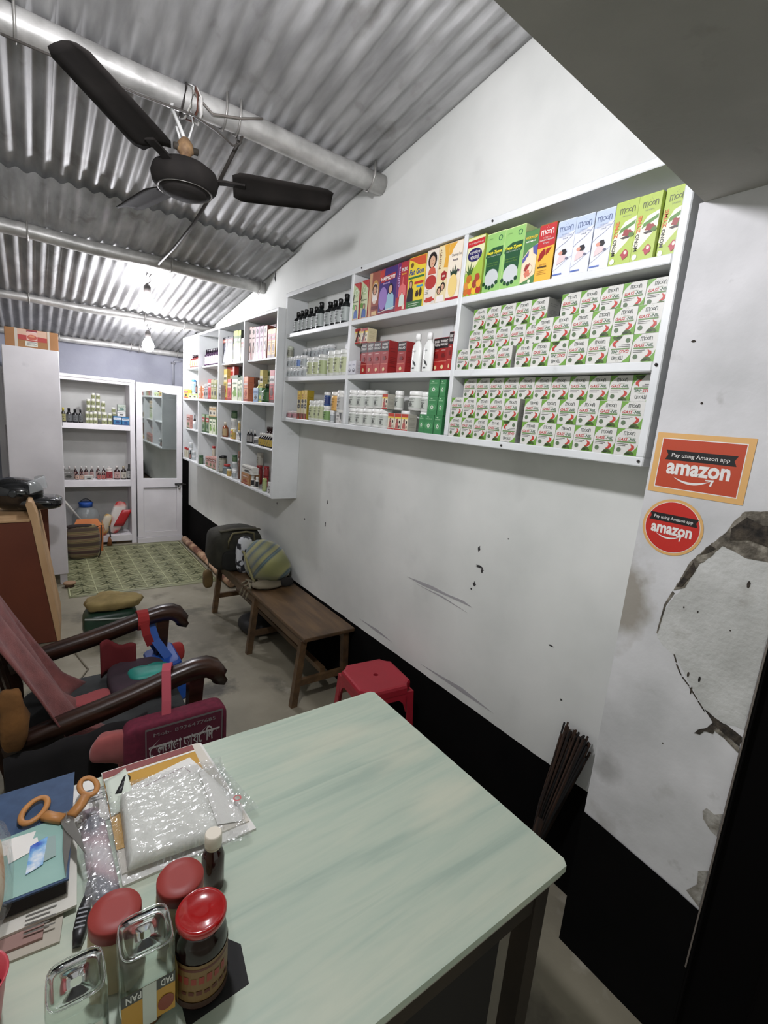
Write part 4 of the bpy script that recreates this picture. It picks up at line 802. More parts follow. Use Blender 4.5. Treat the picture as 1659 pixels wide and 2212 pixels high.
# ---------------------------------------------------------------- floor things at the back
mat_ = MB()
GM = N('green_vinyl', [(.3, (122, 124, 92)), (.7, (142, 143, 108))], nscale=9, rough=.5)
mat_.grid(lambda u, v: (-1.40+u*1.27+(1-u)*0.02*v, 4.70+v*1.6+.0*u-.05*u*(1-v), .0025+.002*noise.noise(Vector((u*6, v*8, 0)))), 18, 20, GM, True, .002)
t = thing('floor_mat', 'green vinyl floor mat with star pattern before the cupboard', 'mat')
mat_.build('mat', t)
def f_pat(b):
    L1, L2 = M((176, 178, 138), .5), M((98, 102, 70), .5)
    def seg(x0, y0, x1, y1, wd, m, z):
        d = Vector((x1-x0, y1-y0)); n = Vector((-d.y, d.x)).normalized()*wd/2
        if min(x0, x1) < -1.385 or max(x0, x1) > -.14 or min(y0, y1) < 4.72 or max(y0, y1) > 6.28: return
        b.add([(x0+n.x, y0+n.y, z), (x0-n.x, y0-n.y, z), (x1-n.x, y1-n.y, z), (x1+n.x, y1+n.y, z)], [(0, 1, 2, 3)], m)
    T = .205
    for i in range(7):
        for j in range(9):
            x, y = -1.385+i*T, 4.725+j*T*.9; U = T*.9
            for (a, c, e, f) in ((0, 0, 1, 0), (0, 0, 0, 1)): seg(x+a*T, y+c*U, x+e*T, y+f*U, .008, L1, .0075)
            for (a, c, e, f) in ((0, 0, 1, 1), (1, 0, 0, 1)): seg(x+a*T, y+c*U, x+e*T, y+f*U, .006, L1, .0079)
            for (a, c, e, f) in ((.5, .12, .5, .88), (.12, .5, .88, .5), (.25, .1, .75, .9), (.75, .1, .25, .9)): seg(x+a*T, y+c*U, x+e*T, y+f*U, .009, L2, .0083)
part('star_pattern', f_pat, t)
t = thing('rolled_mat', 'rolled pink and brown patterned mat lying along the black dado', 'mat')
RM = N('patterned_mat', [(.35, (110, 70, 52)), (.5, (176, 140, 110)), (.62, (200, 168, 140)), (.7, (120, 60, 50))], nscale=9, detail=2, rough=.7)
part('roll', lambda b: b.tube([(-.075, 4.42, .042), (-.078, 4.8, .041), (-.07, 5.2, .043), (-.075, 5.6, .041), (-.08, 6.2, .042)], .04, RM, 14), t)
part('roll_end', lambda b: b.lathe([(.012, 0), (.014, .004), (.03, .004), (.032, 0), (.034, .003)], M((200, 170, 140), .7), 14, mat=Matrix.Translation((-.075, 4.418, .042)) @ Matrix.Rotation(PI/2, 4, 'X')), t)
t = thing('wooden_stool', 'small low pale wooden block under the tall cabinet corner', 'stool', (-1.375, 5.0, 0))
part('seat', lambda b: b.lathe([(.04, .026), (.05, .03), (.05, .042), (.044, .046)], M((150, 120, 92), .7), 14), t)
part('base', lambda b: b.lathe([(.036, 0), (.038, .02), (.03, .027)], M((90, 70, 56), .7), 12), t)
# things in the bottom of the alcove cupboard
t = thing('water_jar', 'large clear plastic jar with blue lid behind orange box', 'jar', (-1.115, 6.50, .1093))
part('jar_body', lambda b: b.lathe([(.12, 0), (.14, .02), (.14, .22), (.12, .29), (.07, .33), (.062, .34)], M((170, 176, 176), .12, alpha=.45), 22), t)
part('lid', lambda b: b.lathe([(.07, .335), (.072, .39), (.066, .395)], M((36, 80, 160), .4), 20), t)
part('handle', lambda b: b.tube([(-.075+.15*k/8, 0, .375+.055*math.sin(PI*k/8)) for k in range(9)], .006, M((22, 30, 40), .5), 6), t)
OC = N('orange_brown_card', [(.3, (176, 102, 52)), (.7, (192, 116, 62))], nscale=4, rough=.75)
t = thing('open_carton', 'orange-brown open cardboard box before the blue-lidded jar', 'box', (-1.14, 6.2, 0))
part('carton', lambda b: b.add([(-.17, -.1, .0), (.15, -.1, .0), (.15, .12, .0), (-.17, .12, .0), (-.15, -.1, .28), (.16, -.1, .28), (.15, .10, .28), (-.14, .10, .28)], [(0, 3, 2, 1), (0, 1, 5, 4), (1, 2, 6, 5), (2, 3, 7, 6), (3, 0, 4, 7)], OC), t)
part('flap', lambda b: b.grid(lambda u, v: (-.14+.30*u+(.5-u)*.1*v, -.1+.09*v, .28+.085*v), 2, 2, OC, False, .003), t)
part('flap', lambda b: b.grid(lambda u, v: (.16+.02*v, -.1+.2*u, .28-.07*v+.04*u), 2, 2, OC, False, .003), t)
part('flap', lambda b: b.grid(lambda u, v: (-.15-.03*v, -.1+.2*u, .28-.1*v), 2, 2, OC, False, .003), t)
ST = N('brown_striped_cloth', [(.1, (70, 56, 44)), (.3, (120, 110, 70)), (.42, (84, 62, 48)), (.55, (136, 124, 82)), (.68, (100, 66, 56)), (.82, (128, 118, 84)), (.95, (70, 50, 44))], nscale=1.9, kind='wave', scale=(.25, .25, 1), dist=1.6, detail=2, rough=.95, rot=(0, PI/2, 0), sheen=.2)
t = thing('cloth_bag', 'brown and green striped cloth bag leaning before the orange box', 'bag', (-1.195, 5.90, 0))
part('bag_body', lambda b: b.blob((0, 0, .185), (.31, .16, .38), ST, .55, .012, 4, rot=Matrix.Rotation(-.1, 3, 'X'), flat=.002), t)
part('strap', lambda b: b.tube([(.13, -.02, .34), (.17, -.03, .36), (.165, -.05, .2), (.15, -.06, .05), (.13, -.08, .01)], .007, M((60, 50, 40), .9), 6), t)
part('opening', lambda b: b.blob((-.03, -.01, .355), (.24, .08, .04), M((44, 34, 30), .9), .7, .006, 2, 20, 8), t)
t = thing('white_stick', 'thin white plastic stick leaning in the cupboard corner', 'stick')
part('stick', lambda b: b.tube([(-1.36, 6.33, .58), (-1.345, 6.33, .575), (-1.17, 6.3, .31)], .012, M((206, 204, 196), .5)), t)
t = thing('flour_bag', 'red and white printed plastic flour bag leaning on right panel', 'packet', (-.80, 6.46, .1093))
FM = N('red_white_print', [(.42, (216, 210, 204)), (.5, (206, 160, 150)), (.54, (176, 44, 44))], nscale=5, detail=1, rough=.3)
part('bag_body', lambda b: b.blob((0, 0, .2), (.15, .1, .4), FM, .6, .008, 9, rot=Matrix.Rotation(.3, 3, 'Y')), t)
part('label', lambda b: b.grid(lambda u, v: (-.03+.11*u+.1*(v-.2), -.062-.003*math.sin(PI*u), .1+.2*v), 4, 4, M((176, 40, 44), .4), True, .002), t)
t = thing('flour_bag', 'smaller red and yellow printed packet beside the flour bag', 'packet', (-.93, 6.40, .1093))
part('bag_body', lambda b: b.blob((0, 0, .13), (.1, .08, .26), N('yellow_red_print', [(.4, (200, 190, 170)), (.5, (186, 150, 70)), (.58, (170, 60, 50))], nscale=7, detail=1, rough=.35), .6, .006, 5, rot=Matrix.Rotation(.3, 3, 'Y')), t)
part('seal', lambda b: b.box(-.045, .045, -.004, .004, .0, .012, M((200, 190, 180), .4)), t)
t = thing('hand_brush', 'small orange-tipped grass brush hanging on cupboard edge', 'brush', (-.90, 6.31, .0))
part('handle', lambda b: b.tube([(0, .0, .24), (.005, 0, .16), (.01, -.0, .1)], .007, M((60, 56, 50), .7), 6), t)
part('bristles', lambda b: b.lathe([(.006, .11), (.02, .07), (.03, .0)], M((130, 80, 40), .9), 10), t)
t = thing('wood_block', 'brown wooden block under the alcove cupboard', 'block', (-.74, 6.44, 0))
part('block', lambda b: b.rbox(-.08, .08, -.04, .04, 0, .033, M((110, 90, 66), .8), .003), t)

# ---------------------------------------------------------------- desk with helmet
t = thing('wooden_desk', 'reddish-brown wooden desk with pale ply edge by the tall cabinet', 'desk', (-1.5, 3.86, 0))
part('front_panel', lambda b: b.add([(-.62, .0, .03), (-.014, 0, .003), (-.125, 0, .885), (-.62, 0, .87), (-.62, .02, .03), (-.014, .02, .003), (-.125, .02, .885), (-.62, .02, .87)], [(0, 1, 2, 3), (7, 6, 5, 4), (0, 4, 5, 1), (1, 5, 6, 2), (2, 6, 7, 3), (3, 7, 4, 0)], REDWOOD), t)
part('side_panel', lambda b: b.add([(-.016, .0, 0), (-.127, .0, .885), (-.15, .0, 1.0), (-.135, .0, 1.02), (-.115, .0, 1.015), (-.09, .0, .93), (.004, .0, .12), (.004, 0, 0), (-.03, .42, 0), (-.12, .42, .885), (-.14, .3, 1.0), (-.13, .3, 1.02), (-.11, .3, 1.015), (-.075, .42, .93), (.03, .42, .12), (.03, .42, 0)], [tuple(range(7, -1, -1)), tuple(range(8, 16))]+[(i, (i+1) % 8, (i+1) % 8+8, i+8) for i in range(8)], PLY), t)
part('desk_top', lambda b: b.rbox(-.64, -.13, -.012, .62, .886, .904, PLY, .004), t)
part('back_panel', lambda b: b.rbox(-.62, -.02, .5, .52, 0, .93, REDWOOD, .003), t)
part('foot', lambda b: b.rbox(-.6, -.5, .1, .15, 0, .04, REDWOOD, .003), t)
t = thing('motorcycle_helmet', 'black motorcycle helmet with clear visor on the desk', 'helmet', (-1.70, 4.16, .9045), -.15)
GB = M((16, 18, 20), .12, coat=.6)
def shell(p):
    q = Vector(p)
    if q.z < -.02: q.x *= .94; q.y *= .92
    return q
part('shell', lambda b: b.blob((.0, 0, .118), (.32, .25, .235), GB, .88, 0, 0, 32, 20, fn=shell), t)
part('chin_guard', lambda b: b.blob((.125, 0, .062), (.29, .225, .095), GB, .6, .004, 3, 32, 12), t)
part('visor', lambda b: b.grid(lambda u, v: (.035+.15*math.cos((u-.5)*2.3)*(1-.12*v), .128*math.sin((u-.5)*2.3)*1.02, .12+.085*v+.045*math.cos((u-.5)*2.3)), 14, 6, M((206, 212, 214), .05, alpha=.32), True, .002), t)
part('visor_pivot', lambda b: b.lathe([(.026, 0), (.026, .008), (.018, .012)], M((40, 42, 44), .3), 16, mat=Matrix.Translation((.0, -.118, .135)) @ Matrix.Rotation(PI/2, 4, 'X')), t)

# ---------------------------------------------------------------- bench and what lies on it
t = thing('wooden_bench', 'long worn brown wooden bench against the right wall', 'bench')
part('seat', lambda b: b.rbox(-.365, -.012, 2.32, 3.97, .425, .45, BENCHW, .004), t)
for x in (-.345, -.05): part('apron', lambda b: b.box(x-.01, x+.01, 2.36, 3.93, .365, .4245, BENCHW), t)
for y in (2.36, 3.10, 3.91):
    for x, dx in ((-.35, -.045), (-.06, .02)): part('leg', lambda b: b.add([(x-.02+dx*s, y-.018, z) if k == 0 else (x+.02+dx*s, y-.018, z) if k == 1 else (x+.02+dx*s, y+.018, z) if k == 2 else (x-.02+dx*s, y+.018, z) for z, s in ((0, 1), (.4245, 0)) for k in range(4)], [(3, 2, 1, 0), (4, 5, 6, 7), (0, 1, 5, 4), (1, 2, 6, 5), (2, 3, 7, 6), (3, 0, 4, 7)], BENCHW), t)
    part('cross_rail', lambda b: b.box(-.36, -.03, y-.012, y+.012, .13, .17, BENCHW), t)
part('stretcher', lambda b: b.box(-.215, -.18, 2.37, 3.9, .17, .2, BENCHW), t)
OL = N('dark_olive_canvas', [(.3, (26, 26, 18)), (.7, (44, 42, 30))], nscale=12, rough=.85, bump=.2)
t = thing('duffel_bag', 'dark olive duffel bag at the far end of bench', 'bag', (-.285, 3.78, .4503))
part('bag_body', lambda b: b.blob((0, 0, .165), (.42, .34, .33), OL, .5, .018, 2, flat=.0005), t)
part('handle', lambda b: b.tube([(-.1, -.165, .2), (-.105, -.18, .26), (-.07, -.17, .318), (.04, -.165, .325), (.1, -.17, .31), (.105, -.18, .26), (.1, -.165, .18)], .008, M((92, 86, 58), .9), 6), t)
part('pocket', lambda b: b.blob((-.02, -.16, .1), (.26, .07, .17), M((20, 20, 16), .9), .5, .006, 5), t)
part('zip_flap', lambda b: b.grid(lambda u, v: (-.15+.33*u, -.12+.12*v, .322+.012*math.sin(PI*u)+.006*math.sin(v*6)), 10, 4, M((58, 54, 38), .85), True, .003), t)
part('pale_tag', lambda b: b.box(.195, .215, -.1, -.03, .18, .24, M((196, 196, 190), .6)), t)
SP = N('green_blue_stripes', [(.0, (110, 112, 70)), (.3, (134, 134, 86)), (.42, (60, 76, 86)), (.5, (86, 108, 104)), (.56, (60, 72, 84)), (.66, (136, 132, 84)), (.8, (122, 122, 80)), (.9, (66, 80, 90)), (1, (120, 120, 80))], nscale=.9, kind='wave', scale=(1, 1, 1), dist=.35, detail=1, rough=.95, rot=(0, -.785, .55), sheen=.2)
t = thing('striped_tote', 'green and blue striped cloth tote slumped on bench', 'bag', (-.17, 3.35, .4503))
def dome(p):
    q = Vector(p); q.z = q.z*(1-.45*max(0, -q.y/.3)); return q
part('bag_body', lambda b: b.blob((0, 0.01, .14), (.29, .46, .31), SP, .75, .022, 7, fn=dome, flat=.0005), t)
part('seam', lambda b: b.tube([(-.13, .18, .19), (-.145, .1, .2), (-.15, .02, .14), (-.14, -.06, .05), (-.13, -.1, .02)], .01, M((120, 116, 76), .9), 6), t)
part('open_end', lambda b: b.blob((.07, -.215, .045), (.1, .04, .07), M((26, 24, 22), .95), .8, .004, 1, 16, 8), t)
for k in range(6):
    part('strap', lambda b: b.tube([(-.12+.05*math.sin(k*1.7)+.012*i*((k % 3)-1), -.02-.035*i-.02*k % .07, .015+.012*((i+k) % 3)) if i < 5 else (-.155-.03*(i-5), -.12+.03*k-.02*(i-5), .012-.045*(i-5)*(k % 2)) for i in range(8)], .0075, M((112, 104, 84), .95), 6), t)
part('strap_heap', lambda b: b.blob((-.06, -.16, .025), (.24, .16, .05), M((104, 96, 78), .95), .9, .014, 8, freq=18), t)
t = thing('patterned_cloth', 'white cloth with black pattern between bench bags', 'cloth', (-.27, 3.575, .4503))
part('cloth', lambda b: b.blob((0, 0, .15), (.14, .07, .3), N('black_white_print', [(.47, (40, 40, 44)), (.53, (196, 198, 202))], nscale=22, detail=1, rough=.9), .7, .008, 3, flat=.0005), t)
t = thing('cloth_pouch', 'mustard brown cloth pouch hanging at bench far corner', 'pouch', (-.47, 3.86, .3))
part('pouch_body', lambda b: b.blob((0, 0, .03), (.07, .09, .15), N('mustard_cloth', [(.3, (84, 66, 36)), (.7, (110, 88, 50))], nscale=10, rough=.9), .6, .005, 6), t)
part('cord', lambda b: b.tube([(0, 0, .1), (.005, -.005, .2), (.03, 0, .27)], .004, M((140, 136, 126), .8), 6), t)
# dark bag below the bench
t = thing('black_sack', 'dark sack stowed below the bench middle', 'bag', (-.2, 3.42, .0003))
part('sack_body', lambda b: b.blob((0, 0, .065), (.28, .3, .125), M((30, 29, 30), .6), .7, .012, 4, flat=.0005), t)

# ---------------------------------------------------------------- red plastic stool
RP = N('red_plastic', [(.3, (150, 30, 44)), (.7, (166, 36, 52))], nscale=3, rough=.38)
t = thing('plastic_stool', 'square red plastic stool between bench and table', 'stool', (-.215, 1.80, 0), -.12)
def f_top(b):
    hw = .148
    out = []
    for sx, sy in ((1, 1), (-1, 1), (-1, -1), (1, -1)):
        c = [(hw, hw-.045), (hw-.018, hw-.035), (hw-.035, hw-.018), (hw-.045, hw)]
        if sx*sy < 0: c = c[::-1]
        out += [(x*sx, y*sy) for x, y in c]
    n = 16; ring = [(.013*math.cos(2*PI*(i+.0)/n+PI/6), .013*math.sin(2*PI*(i+.0)/n+PI/6)) for i in range(n)]
    def sc(k, z): return [(x*k, y*k, z) for x, y in out]
    vs = sc(1.0, .405)+sc(1, .435)+sc(.97, .447)+sc(.9, .45)+[(x, y, .45) for x, y in ring]+[(x, y, .43) for x, y in ring]+sc(.9, .43)
    fs = []
    for k in range(5):
        for i in range(16): fs.append((k*16+i, k*16+(i+1) % 16, (k+1)*16+(i+1) % 16, (k+1)*16+i))
    for i in range(16): fs.append((80+i, 80+(i+1) % 16, 96+(i+1) % 16, 96+i))
    b.add(vs, fs, RP)
part('seat', f_top, t)
for sx in (-1, 1):
    for sy in (-1, 1):
        part('leg', lambda b: b.add([(sx*(a+(.02 if z == 0 else 0)), sy*(c+(.02 if z == 0 else 0)), z) for z in (0, .41) for a, c in ((.145, .145), (.105 if z else .115, .145), (.105 if z else .115, .135), (.137, .135), (.137, .105 if z else .115), (.145, .105 if z else .115))], [(i, (i+1) % 6, (i+1) % 6+6, i+6) for i in range(6)]+[(0, 5, 4, 3), (0, 3, 2, 1), (6, 9, 10, 11), (6, 7, 8, 9)], RP), t)
for k in range(4):
    R = Matrix.Rotation(k*PI/2, 4, 'Z')
    part('skirt', lambda b: b.add([R @ Vector(q) for q in [(-.106, -.146, .41), (.106, -.146, .41), (.106, -.150, .3), (.085, -.149, .355), (.06, -.1475, .375), (-.06, -.1475, .375), (-.085, -.149, .355), (-.106, -.150, .3)]+[(-.106, -.14, .41), (.106, -.14, .41), (.106, -.144, .3), (.085, -.143, .355), (.06, -.1415, .375), (-.06, -.1415, .375), (-.085, -.143, .355), (-.106, -.144, .3)]], [(0, 7, 6, 5, 4, 3, 2, 1), (8, 9, 10, 11, 12, 13, 14, 15)]+[(i, (i+1) % 8, (i+1) % 8+8, i+8) for i in range(8)], RP), t)

# ---------------------------------------------------------------- table
t = thing('laminate_table', 'pale green wood-grain laminate table in the foreground', 'table')
part('tabletop', lambda b: b.add([(x, y, z) for z in (.742, .76) for x, y in ((-2.6, .463), (-.632, .463), (-.62, .478), (-.62, 1.272), (-.632, 1.284), (-2.6, 1.3))], [(5, 4, 3, 2, 1, 0), (6, 7, 8, 9, 10, 11)]+[(i, (i+1) % 6, (i+1) % 6+6, i+6) for i in range(6)], TABLE), t)
DT = N('dark_table_wood', [(.3, (30, 24, 18)), (.7, (48, 38, 28))], nscale=5, rough=.6)
part('edge_band', lambda b: b.box(-2.6, -.64, .468, .474, .728, .7415, M((150, 146, 136), .5)), t)
for y in (.49, 1.24): part('apron', lambda b: b.box(-2.5, -.66, y, y+.02, .64, .742, DT), t)
part('apron', lambda b: b.box(-.68, -.66, .51, 1.24, .64, .742, DT), t)
for x in (-.70, -2.5):
    for y in (.485, 1.22): part('leg', lambda b: b.box(x, x+.05, y, y+.05, 0, .742, DT), t)
part('side_panel', lambda b: b.box(-2.45, -.75, .53, .545, .1, .64, M((24, 20, 18), .8)), t)
part('foot_rail', lambda b: b.box(-.69, -.665, .535, 1.22, .1, .14, DT), t)
# broom in the corner by the pillar
t = thing('grass_broom', 'brown and black grass broom leaning beside the pillar', 'broom', (-.09, .84, 0))
BR = N('broom_grass', [(.3, (18, 12, 8)), (.7, (58, 36, 20))], nscale=4, scale=(14, 14, 1), rough=.95)
part('handle', lambda b: b.tube([(-.01, .06, .005), (.0, .03, .12), (.01, .01, .3)], .02, BR, 8), t)
rb = random.Random(3)
def f_br(b):
    for k in range(110):
        a = rb.uniform(-1, 1); c = rb.uniform(-1, 1); L = rb.uniform(.62, .7)
        b.tube([(.005*c, .03+.01*a, .1), (.02+.02*c, .0+.035*a, .35), (.045+.02*c, -.045+.055*a, L)], .004, BR if k % 3 else M((14, 12, 11), .95), 4)
part('bristles', f_br, t)

# ---------------------------------------------------------------- armchair with bags and cloths
ch = thing('wooden_armchair', 'dark wooden armchair with scrolled arms behind the table', 'chair', (0, 0, 0))
AP = [(-1.72, .585), (-1.64, .602), (-1.54, .625), (-1.44, .645), (-1.34, .668), (-1.25, .693), (-1.18, .712), (-1.12, .724), (-1.075, .722), (-1.045, .705), (-1.026, .680), (-1.024, .655), (-1.03, .64)]
SCL = [.9, .95, 1, 1, 1, 1, 1.02, 1.05, 1.12, 1.15, 1.05, .9, .8]
for y in (1.80, 2.40):
    part('arm', lambda b: b.sweep([(x, y, z) for x, z in AP], [(-.032, -.03), (.032, -.03), (.034, .012), (.022, .03), (-.022, .03), (-.034, .012)], DKWOOD, True, scales=SCL), ch)
    part('arm_post', lambda b: b.sweep([(-1.13, y, 0), (-1.13, y, .3), (-1.125, y, .5), (-1.115, y, .7)], [(-.025, -.025), (.025, -.025), (.025, .025), (-.025, .025)], DKWOOD, False, scales=[.8, 1, .95, 1.1]), ch)
    part('back_post', lambda b: b.sweep([(-1.74, y, 0), (-1.70, y, .3), (-1.70, y, .5), (-1.76, y, .8), (-1.84, y, 1.12)], [(-.024, -.022), (.024, -.022), (.024, .022), (-.024, .022)], DKWOOD, False), ch)
    part('side_rail', lambda b: b.box(-1.69, -1.15, y-.014, y+.014, .35, .42, DKWOOD), ch)
part('seat', lambda b: b.rbox(-1.7, -1.1, 1.80, 2.40, .40, .43, DKWOOD, .006), ch)
part('seat_cushion', lambda b: b.blob((-1.40, 2.1, .455), (.58, .56, .06), N('charcoal_cloth', [(.3, (40, 42, 42)), (.7, (58, 60, 60))], nscale=14, rough=.95), .35, .005, 4), ch)
part('front_rail', lambda b: b.box(-1.14, -1.11, 1.82, 2.38, .33, .40, DKWOOD), ch)
for k in range(5): part('back_slat', lambda b: b.sweep([(-1.71, 1.88+k*.11, .46), (-1.77, 1.88+k*.11, .8), (-1.83, 1.88+k*.11, 1.08)], [(-.022, -.006), (.022, -.006), (.022, .006), (-.022, .006)], DKWOOD, False), ch)
part('top_rail', lambda b: b.box(-1.87, -1.83, 1.77, 2.43, 1.04, 1.13, DKWOOD), ch)
TW = N('pink_towel', [(.3, (102, 56, 54)), (.7, (128, 74, 70))], nscale=20, rough=.98, bump=.4, bscale=300, sheen=.08)
def towel(u, v):
    # over the back and down to the seat
    y = 1.78+.50*u+.05*v*(u-.3)
    zz = 1.16-.68*v
    x = -1.815+.30*v+.018*math.sin(u*17+v*3)*(.3+v)+.03*math.sin(u*6)*v
    if v > .9: zz += .0; x += (v-.9)*.5
    return (x, y, zz)
tw = thing('pink_towel', 'dusty pink towel draped over the armchair back', 'towel')
part('cloth', lambda b: b.grid(towel, 44, 26, TW, True, .006), tw)
part('rear_fold', lambda b: b.grid(lambda u, v: (-1.825-.07*math.sin(min(v, .3)/.3*PI/2)-.02*v+.012*math.sin(u*17), 1.78+.50*u, 1.165-.5*max(0, v-.12)), 30, 10, TW, True, .005), tw)
MU = N('mustard_brown_cloth', [(.3, (94, 62, 26)), (.7, (122, 82, 38))], nscale=14, rough=.95, bump=.2)
t = thing('mustard_cloth', 'mustard brown cloth hanging beneath the pink towel', 'cloth', (-1.69, 1.76, .71))
part('cloth', lambda b: b.blob((0, 0, 0), (.07, .055, .22), MU, .7, .018, 3, freq=12), t)
BK = N('black_cloth', [(.3, (16, 14, 15)), (.7, (26, 23, 24))], nscale=10, rough=.95)
t = thing('black_cloth', 'black cloth hanging down the armchair near side', 'cloth')
part('cloth', lambda b: b.grid(lambda u, v: (-1.72+.42*u, 1.752+.01*math.sin(u*20), .585-.42*v+.03*u), 24, 8, BK, True, .006), t)
PK = N('salmon_cloth', [(.3, (150, 76, 74)), (.7, (172, 92, 88))], nscale=16, rough=.95, sheen=.3)
t = thing('pink_cloth', 'salmon pink cloth tucked below the near chair arm', 'cloth', (-1.405, 1.715, .535))
part('cloth', lambda b: b.blob((0, 0, 0), (.17, .06, .11), PK, .5, .016, 6, rot=Matrix.Rotation(.35, 3, 'Y'), freq=11), t)
part('lower_fold', lambda b: b.blob((.06, -.005, -.07), (.12, .04, .04), PK, .8, .005, 2), t)
t = thing('pink_rag', 'crumpled dusty pink rag on the chair seat near towel', 'cloth', (-1.44, 2.12, .492))
part('cloth', lambda b: b.blob((0, 0, .012), (.17, .11, .035), M((150, 72, 74), .95), .8, .012, 9, freq=14), t)
# maroon printed bag on the near arm
MR = N('maroon_nonwoven', [(.3, (92, 26, 46)), (.7, (112, 34, 56))], nscale=60, rough=.9)
t = thing('maroon_bag', 'maroon carry bag with white Bengali lettering on near arm', 'bag', (-1.21, 1.70, .2))
part('bag_body', lambda b: b.blob((0, 0, .21), (.36, .08, .42), MR, .2, .007, 3), t)
part('handle', lambda b: b.sweep([(-.04, -.02, .36), (-.03, .02, .46), (-.02, .07, .555), (-.01, .1, .567), (0, .13, .55), (.005, .13, .44)], [(-.003, -.016), (.003, -.016), (.003, .016), (-.003, .016)], M((170, 74, 86), .9), False, up=(1, 0, 0)), t)
p = P(.27, .2, lambda u, v, o: (u+.02, -.052-o-.002*math.cos(u*8), v+.215), off=.0004, rough=.9)
gy = (186, 182, 178); p.rect(.0, 0, 1, 1, (96, 30, 50)); p.l = 2
for a in ((0, .96, 1, 1), (0, 0, 1, .02), (0, 0, .015, 1), (.985, 0, 1, 1)): p.rect(*a, (120, 112, 110))
p.text('Mob- 8926477685', .5, .85, .8, .07, (150, 144, 142)); p.text('েবলডাঙা আয়ুেবিদক', .5, .55, .92, .42, (206, 200, 196), .03); p.bars(.1, .9, (.2, .1), .04, (130, 124, 122)); p.build('front_print', t)
# blue bag on the far arm
t = thing('blue_bag', 'bright blue folded bag hanging from the far chair arm', 'bag', (-1.075, 2.36, .30))
part('bag_body', lambda b: b.rbox(-.07, .07, -.11, .11, 0, .22, N('blue_plastic_weave', [(.3, (20, 62, 140)), (.7, (30, 84, 168))], nscale=5, rough=.4), .012, mat=Matrix.Rotation(-.25, 4, 'Y')), t)
part('strap', lambda b: b.sweep([(-.02, -.05, .2), (-.08, .0, .3), (-.1, .035, .39), (-.12, .04, .428), (-.13, .08, .42), (-.1, .09, .3), (-.05, .06, .2)], [(-.003, -.02), (.003, -.02), (.003, .02), (-.003, .02)], M((30, 76, 150), .5), False, up=(1, 0, 0)), t)
part('red_lining', lambda b: b.blob((.04, .09, .17), (.07, .05, .1), M((150, 40, 36), .8), .7, .006, 2, 16, 8), t)
t = thing('red_strap', 'red cloth strap wrapped round the far chair arm', 'strap', (-1.205, 2.40, .70))
part('band', lambda b: b.sweep([(.0, .044*math.sin(a)*1.0, .046*math.cos(a)) for a in [k*2*PI/14 for k in range(14)]], [(-.003, -.024), (.003, -.024), (.003, .024), (-.003, .024)], M((140, 34, 34), .9), False, up=(1, 0, 0), closed=True), t)
part('loose_end', lambda b: b.sweep([(0, -.046, 0), (.01, -.05, -.06), (.03, -.04, -.12)], [(-.003, -.018), (.003, -.018), (.003, .018), (-.003, .018)], M((140, 34, 34), .9), False, up=(1, 0, 0)), t)
t = thing('teal_cloth', 'teal cloth lying inside the dark bag on seat', 'cloth', (-1.22, 2.16, .545))
part('cloth', lambda b: b.blob((0, 0, 0), (.17, .12, .05), N('teal_satin', [(.3, (20, 110, 100)), (.7, (40, 150, 134))], nscale=9, rough=.5), .7, .012, 7, freq=12), t)
t = thing('dark_bag', 'dark plum open cloth bag on the chair seat', 'bag', (-1.26, 2.18, .487))
part('bag_body', lambda b: b.blob((0, 0, .03), (.24, .3, .07), N('plum_cloth', [(.3, (44, 32, 40)), (.7, (64, 46, 56))], nscale=9, rough=.9), .5, .01, 3), t)
part('back_flap', lambda b: b.grid(lambda u, v: (-.13+.14*u, .13+.02*math.sin(u*5), .0+.17*v-.03*u*v+.012*math.sin(u*9)), 10, 6, M((96, 22, 26), .9), True, .006), t)
t = thing('pink_purse', 'flat pink cloth piece beside the teal cloth', 'cloth', (-1.19, 2.03, .552))
part('cloth', lambda b: b.blob((0, 0, 0), (.16, .06, .022), M((200, 110, 120), .9), .6, .004, 2), t)
# green bag on the floor behind the chair
t = thing('floor_bag', 'green bag on the cement floor behind the chair', 'bag', (-1.18, 3.87, .0003))
part('bag_body', lambda b: b.blob((0, 0, .105), (.36, .24, .2), N('green_plastic', [(.3, (24, 46, 36)), (.7, (44, 78, 58))], nscale=5, rough=.35), .5, .010, 3, flat=.0005), t)
part('trim', lambda b: b.tube([(-.17, -.1, .17), (-.08, -.125, .165), (.05, -.125, .15), (.16, -.11, .15)], .007, M((170, 176, 170), .4), 6), t)
t = thing('folded_sack', 'dusty beige cloth heaped on the green floor bag', 'cloth', (-1.16, 3.87, .212))
part('cloth', lambda b: b.blob((0, 0, .03), (.36, .26, .085), N('beige_sack', [(.3, (118, 102, 62)), (.7, (150, 132, 84))], nscale=8, rough=.95, bump=.3), .6, .035, 8, freq=11), t)
t = thing('floor_cable', 'thin grey cable loops on the floor beyond chair', 'cable')
part('cable', lambda b: b.tube([(-1.40, 3.9, .006), (-1.42, 3.6, .006), (-1.37, 3.35, .006), (-1.48, 3.1, .006), (-1.35, 2.95, .006), (-1.15, 3.0, .006), (-1.0, 3.2, .006), (-1.05, 3.3, .006)], .005, M((120, 112, 96), .7), 6), t)
t = thing('floor_cable', 'grey cable running from the desk under chair', 'cable')
part('cable', lambda b: b.tube([(-1.62, 3.45, .006), (-1.55, 3.2, .006), (-1.45, 3.05, .006), (-1.35, 2.8, .006), (-1.2, 2.85, .006)], .005, M((96, 90, 80), .7), 6), t)

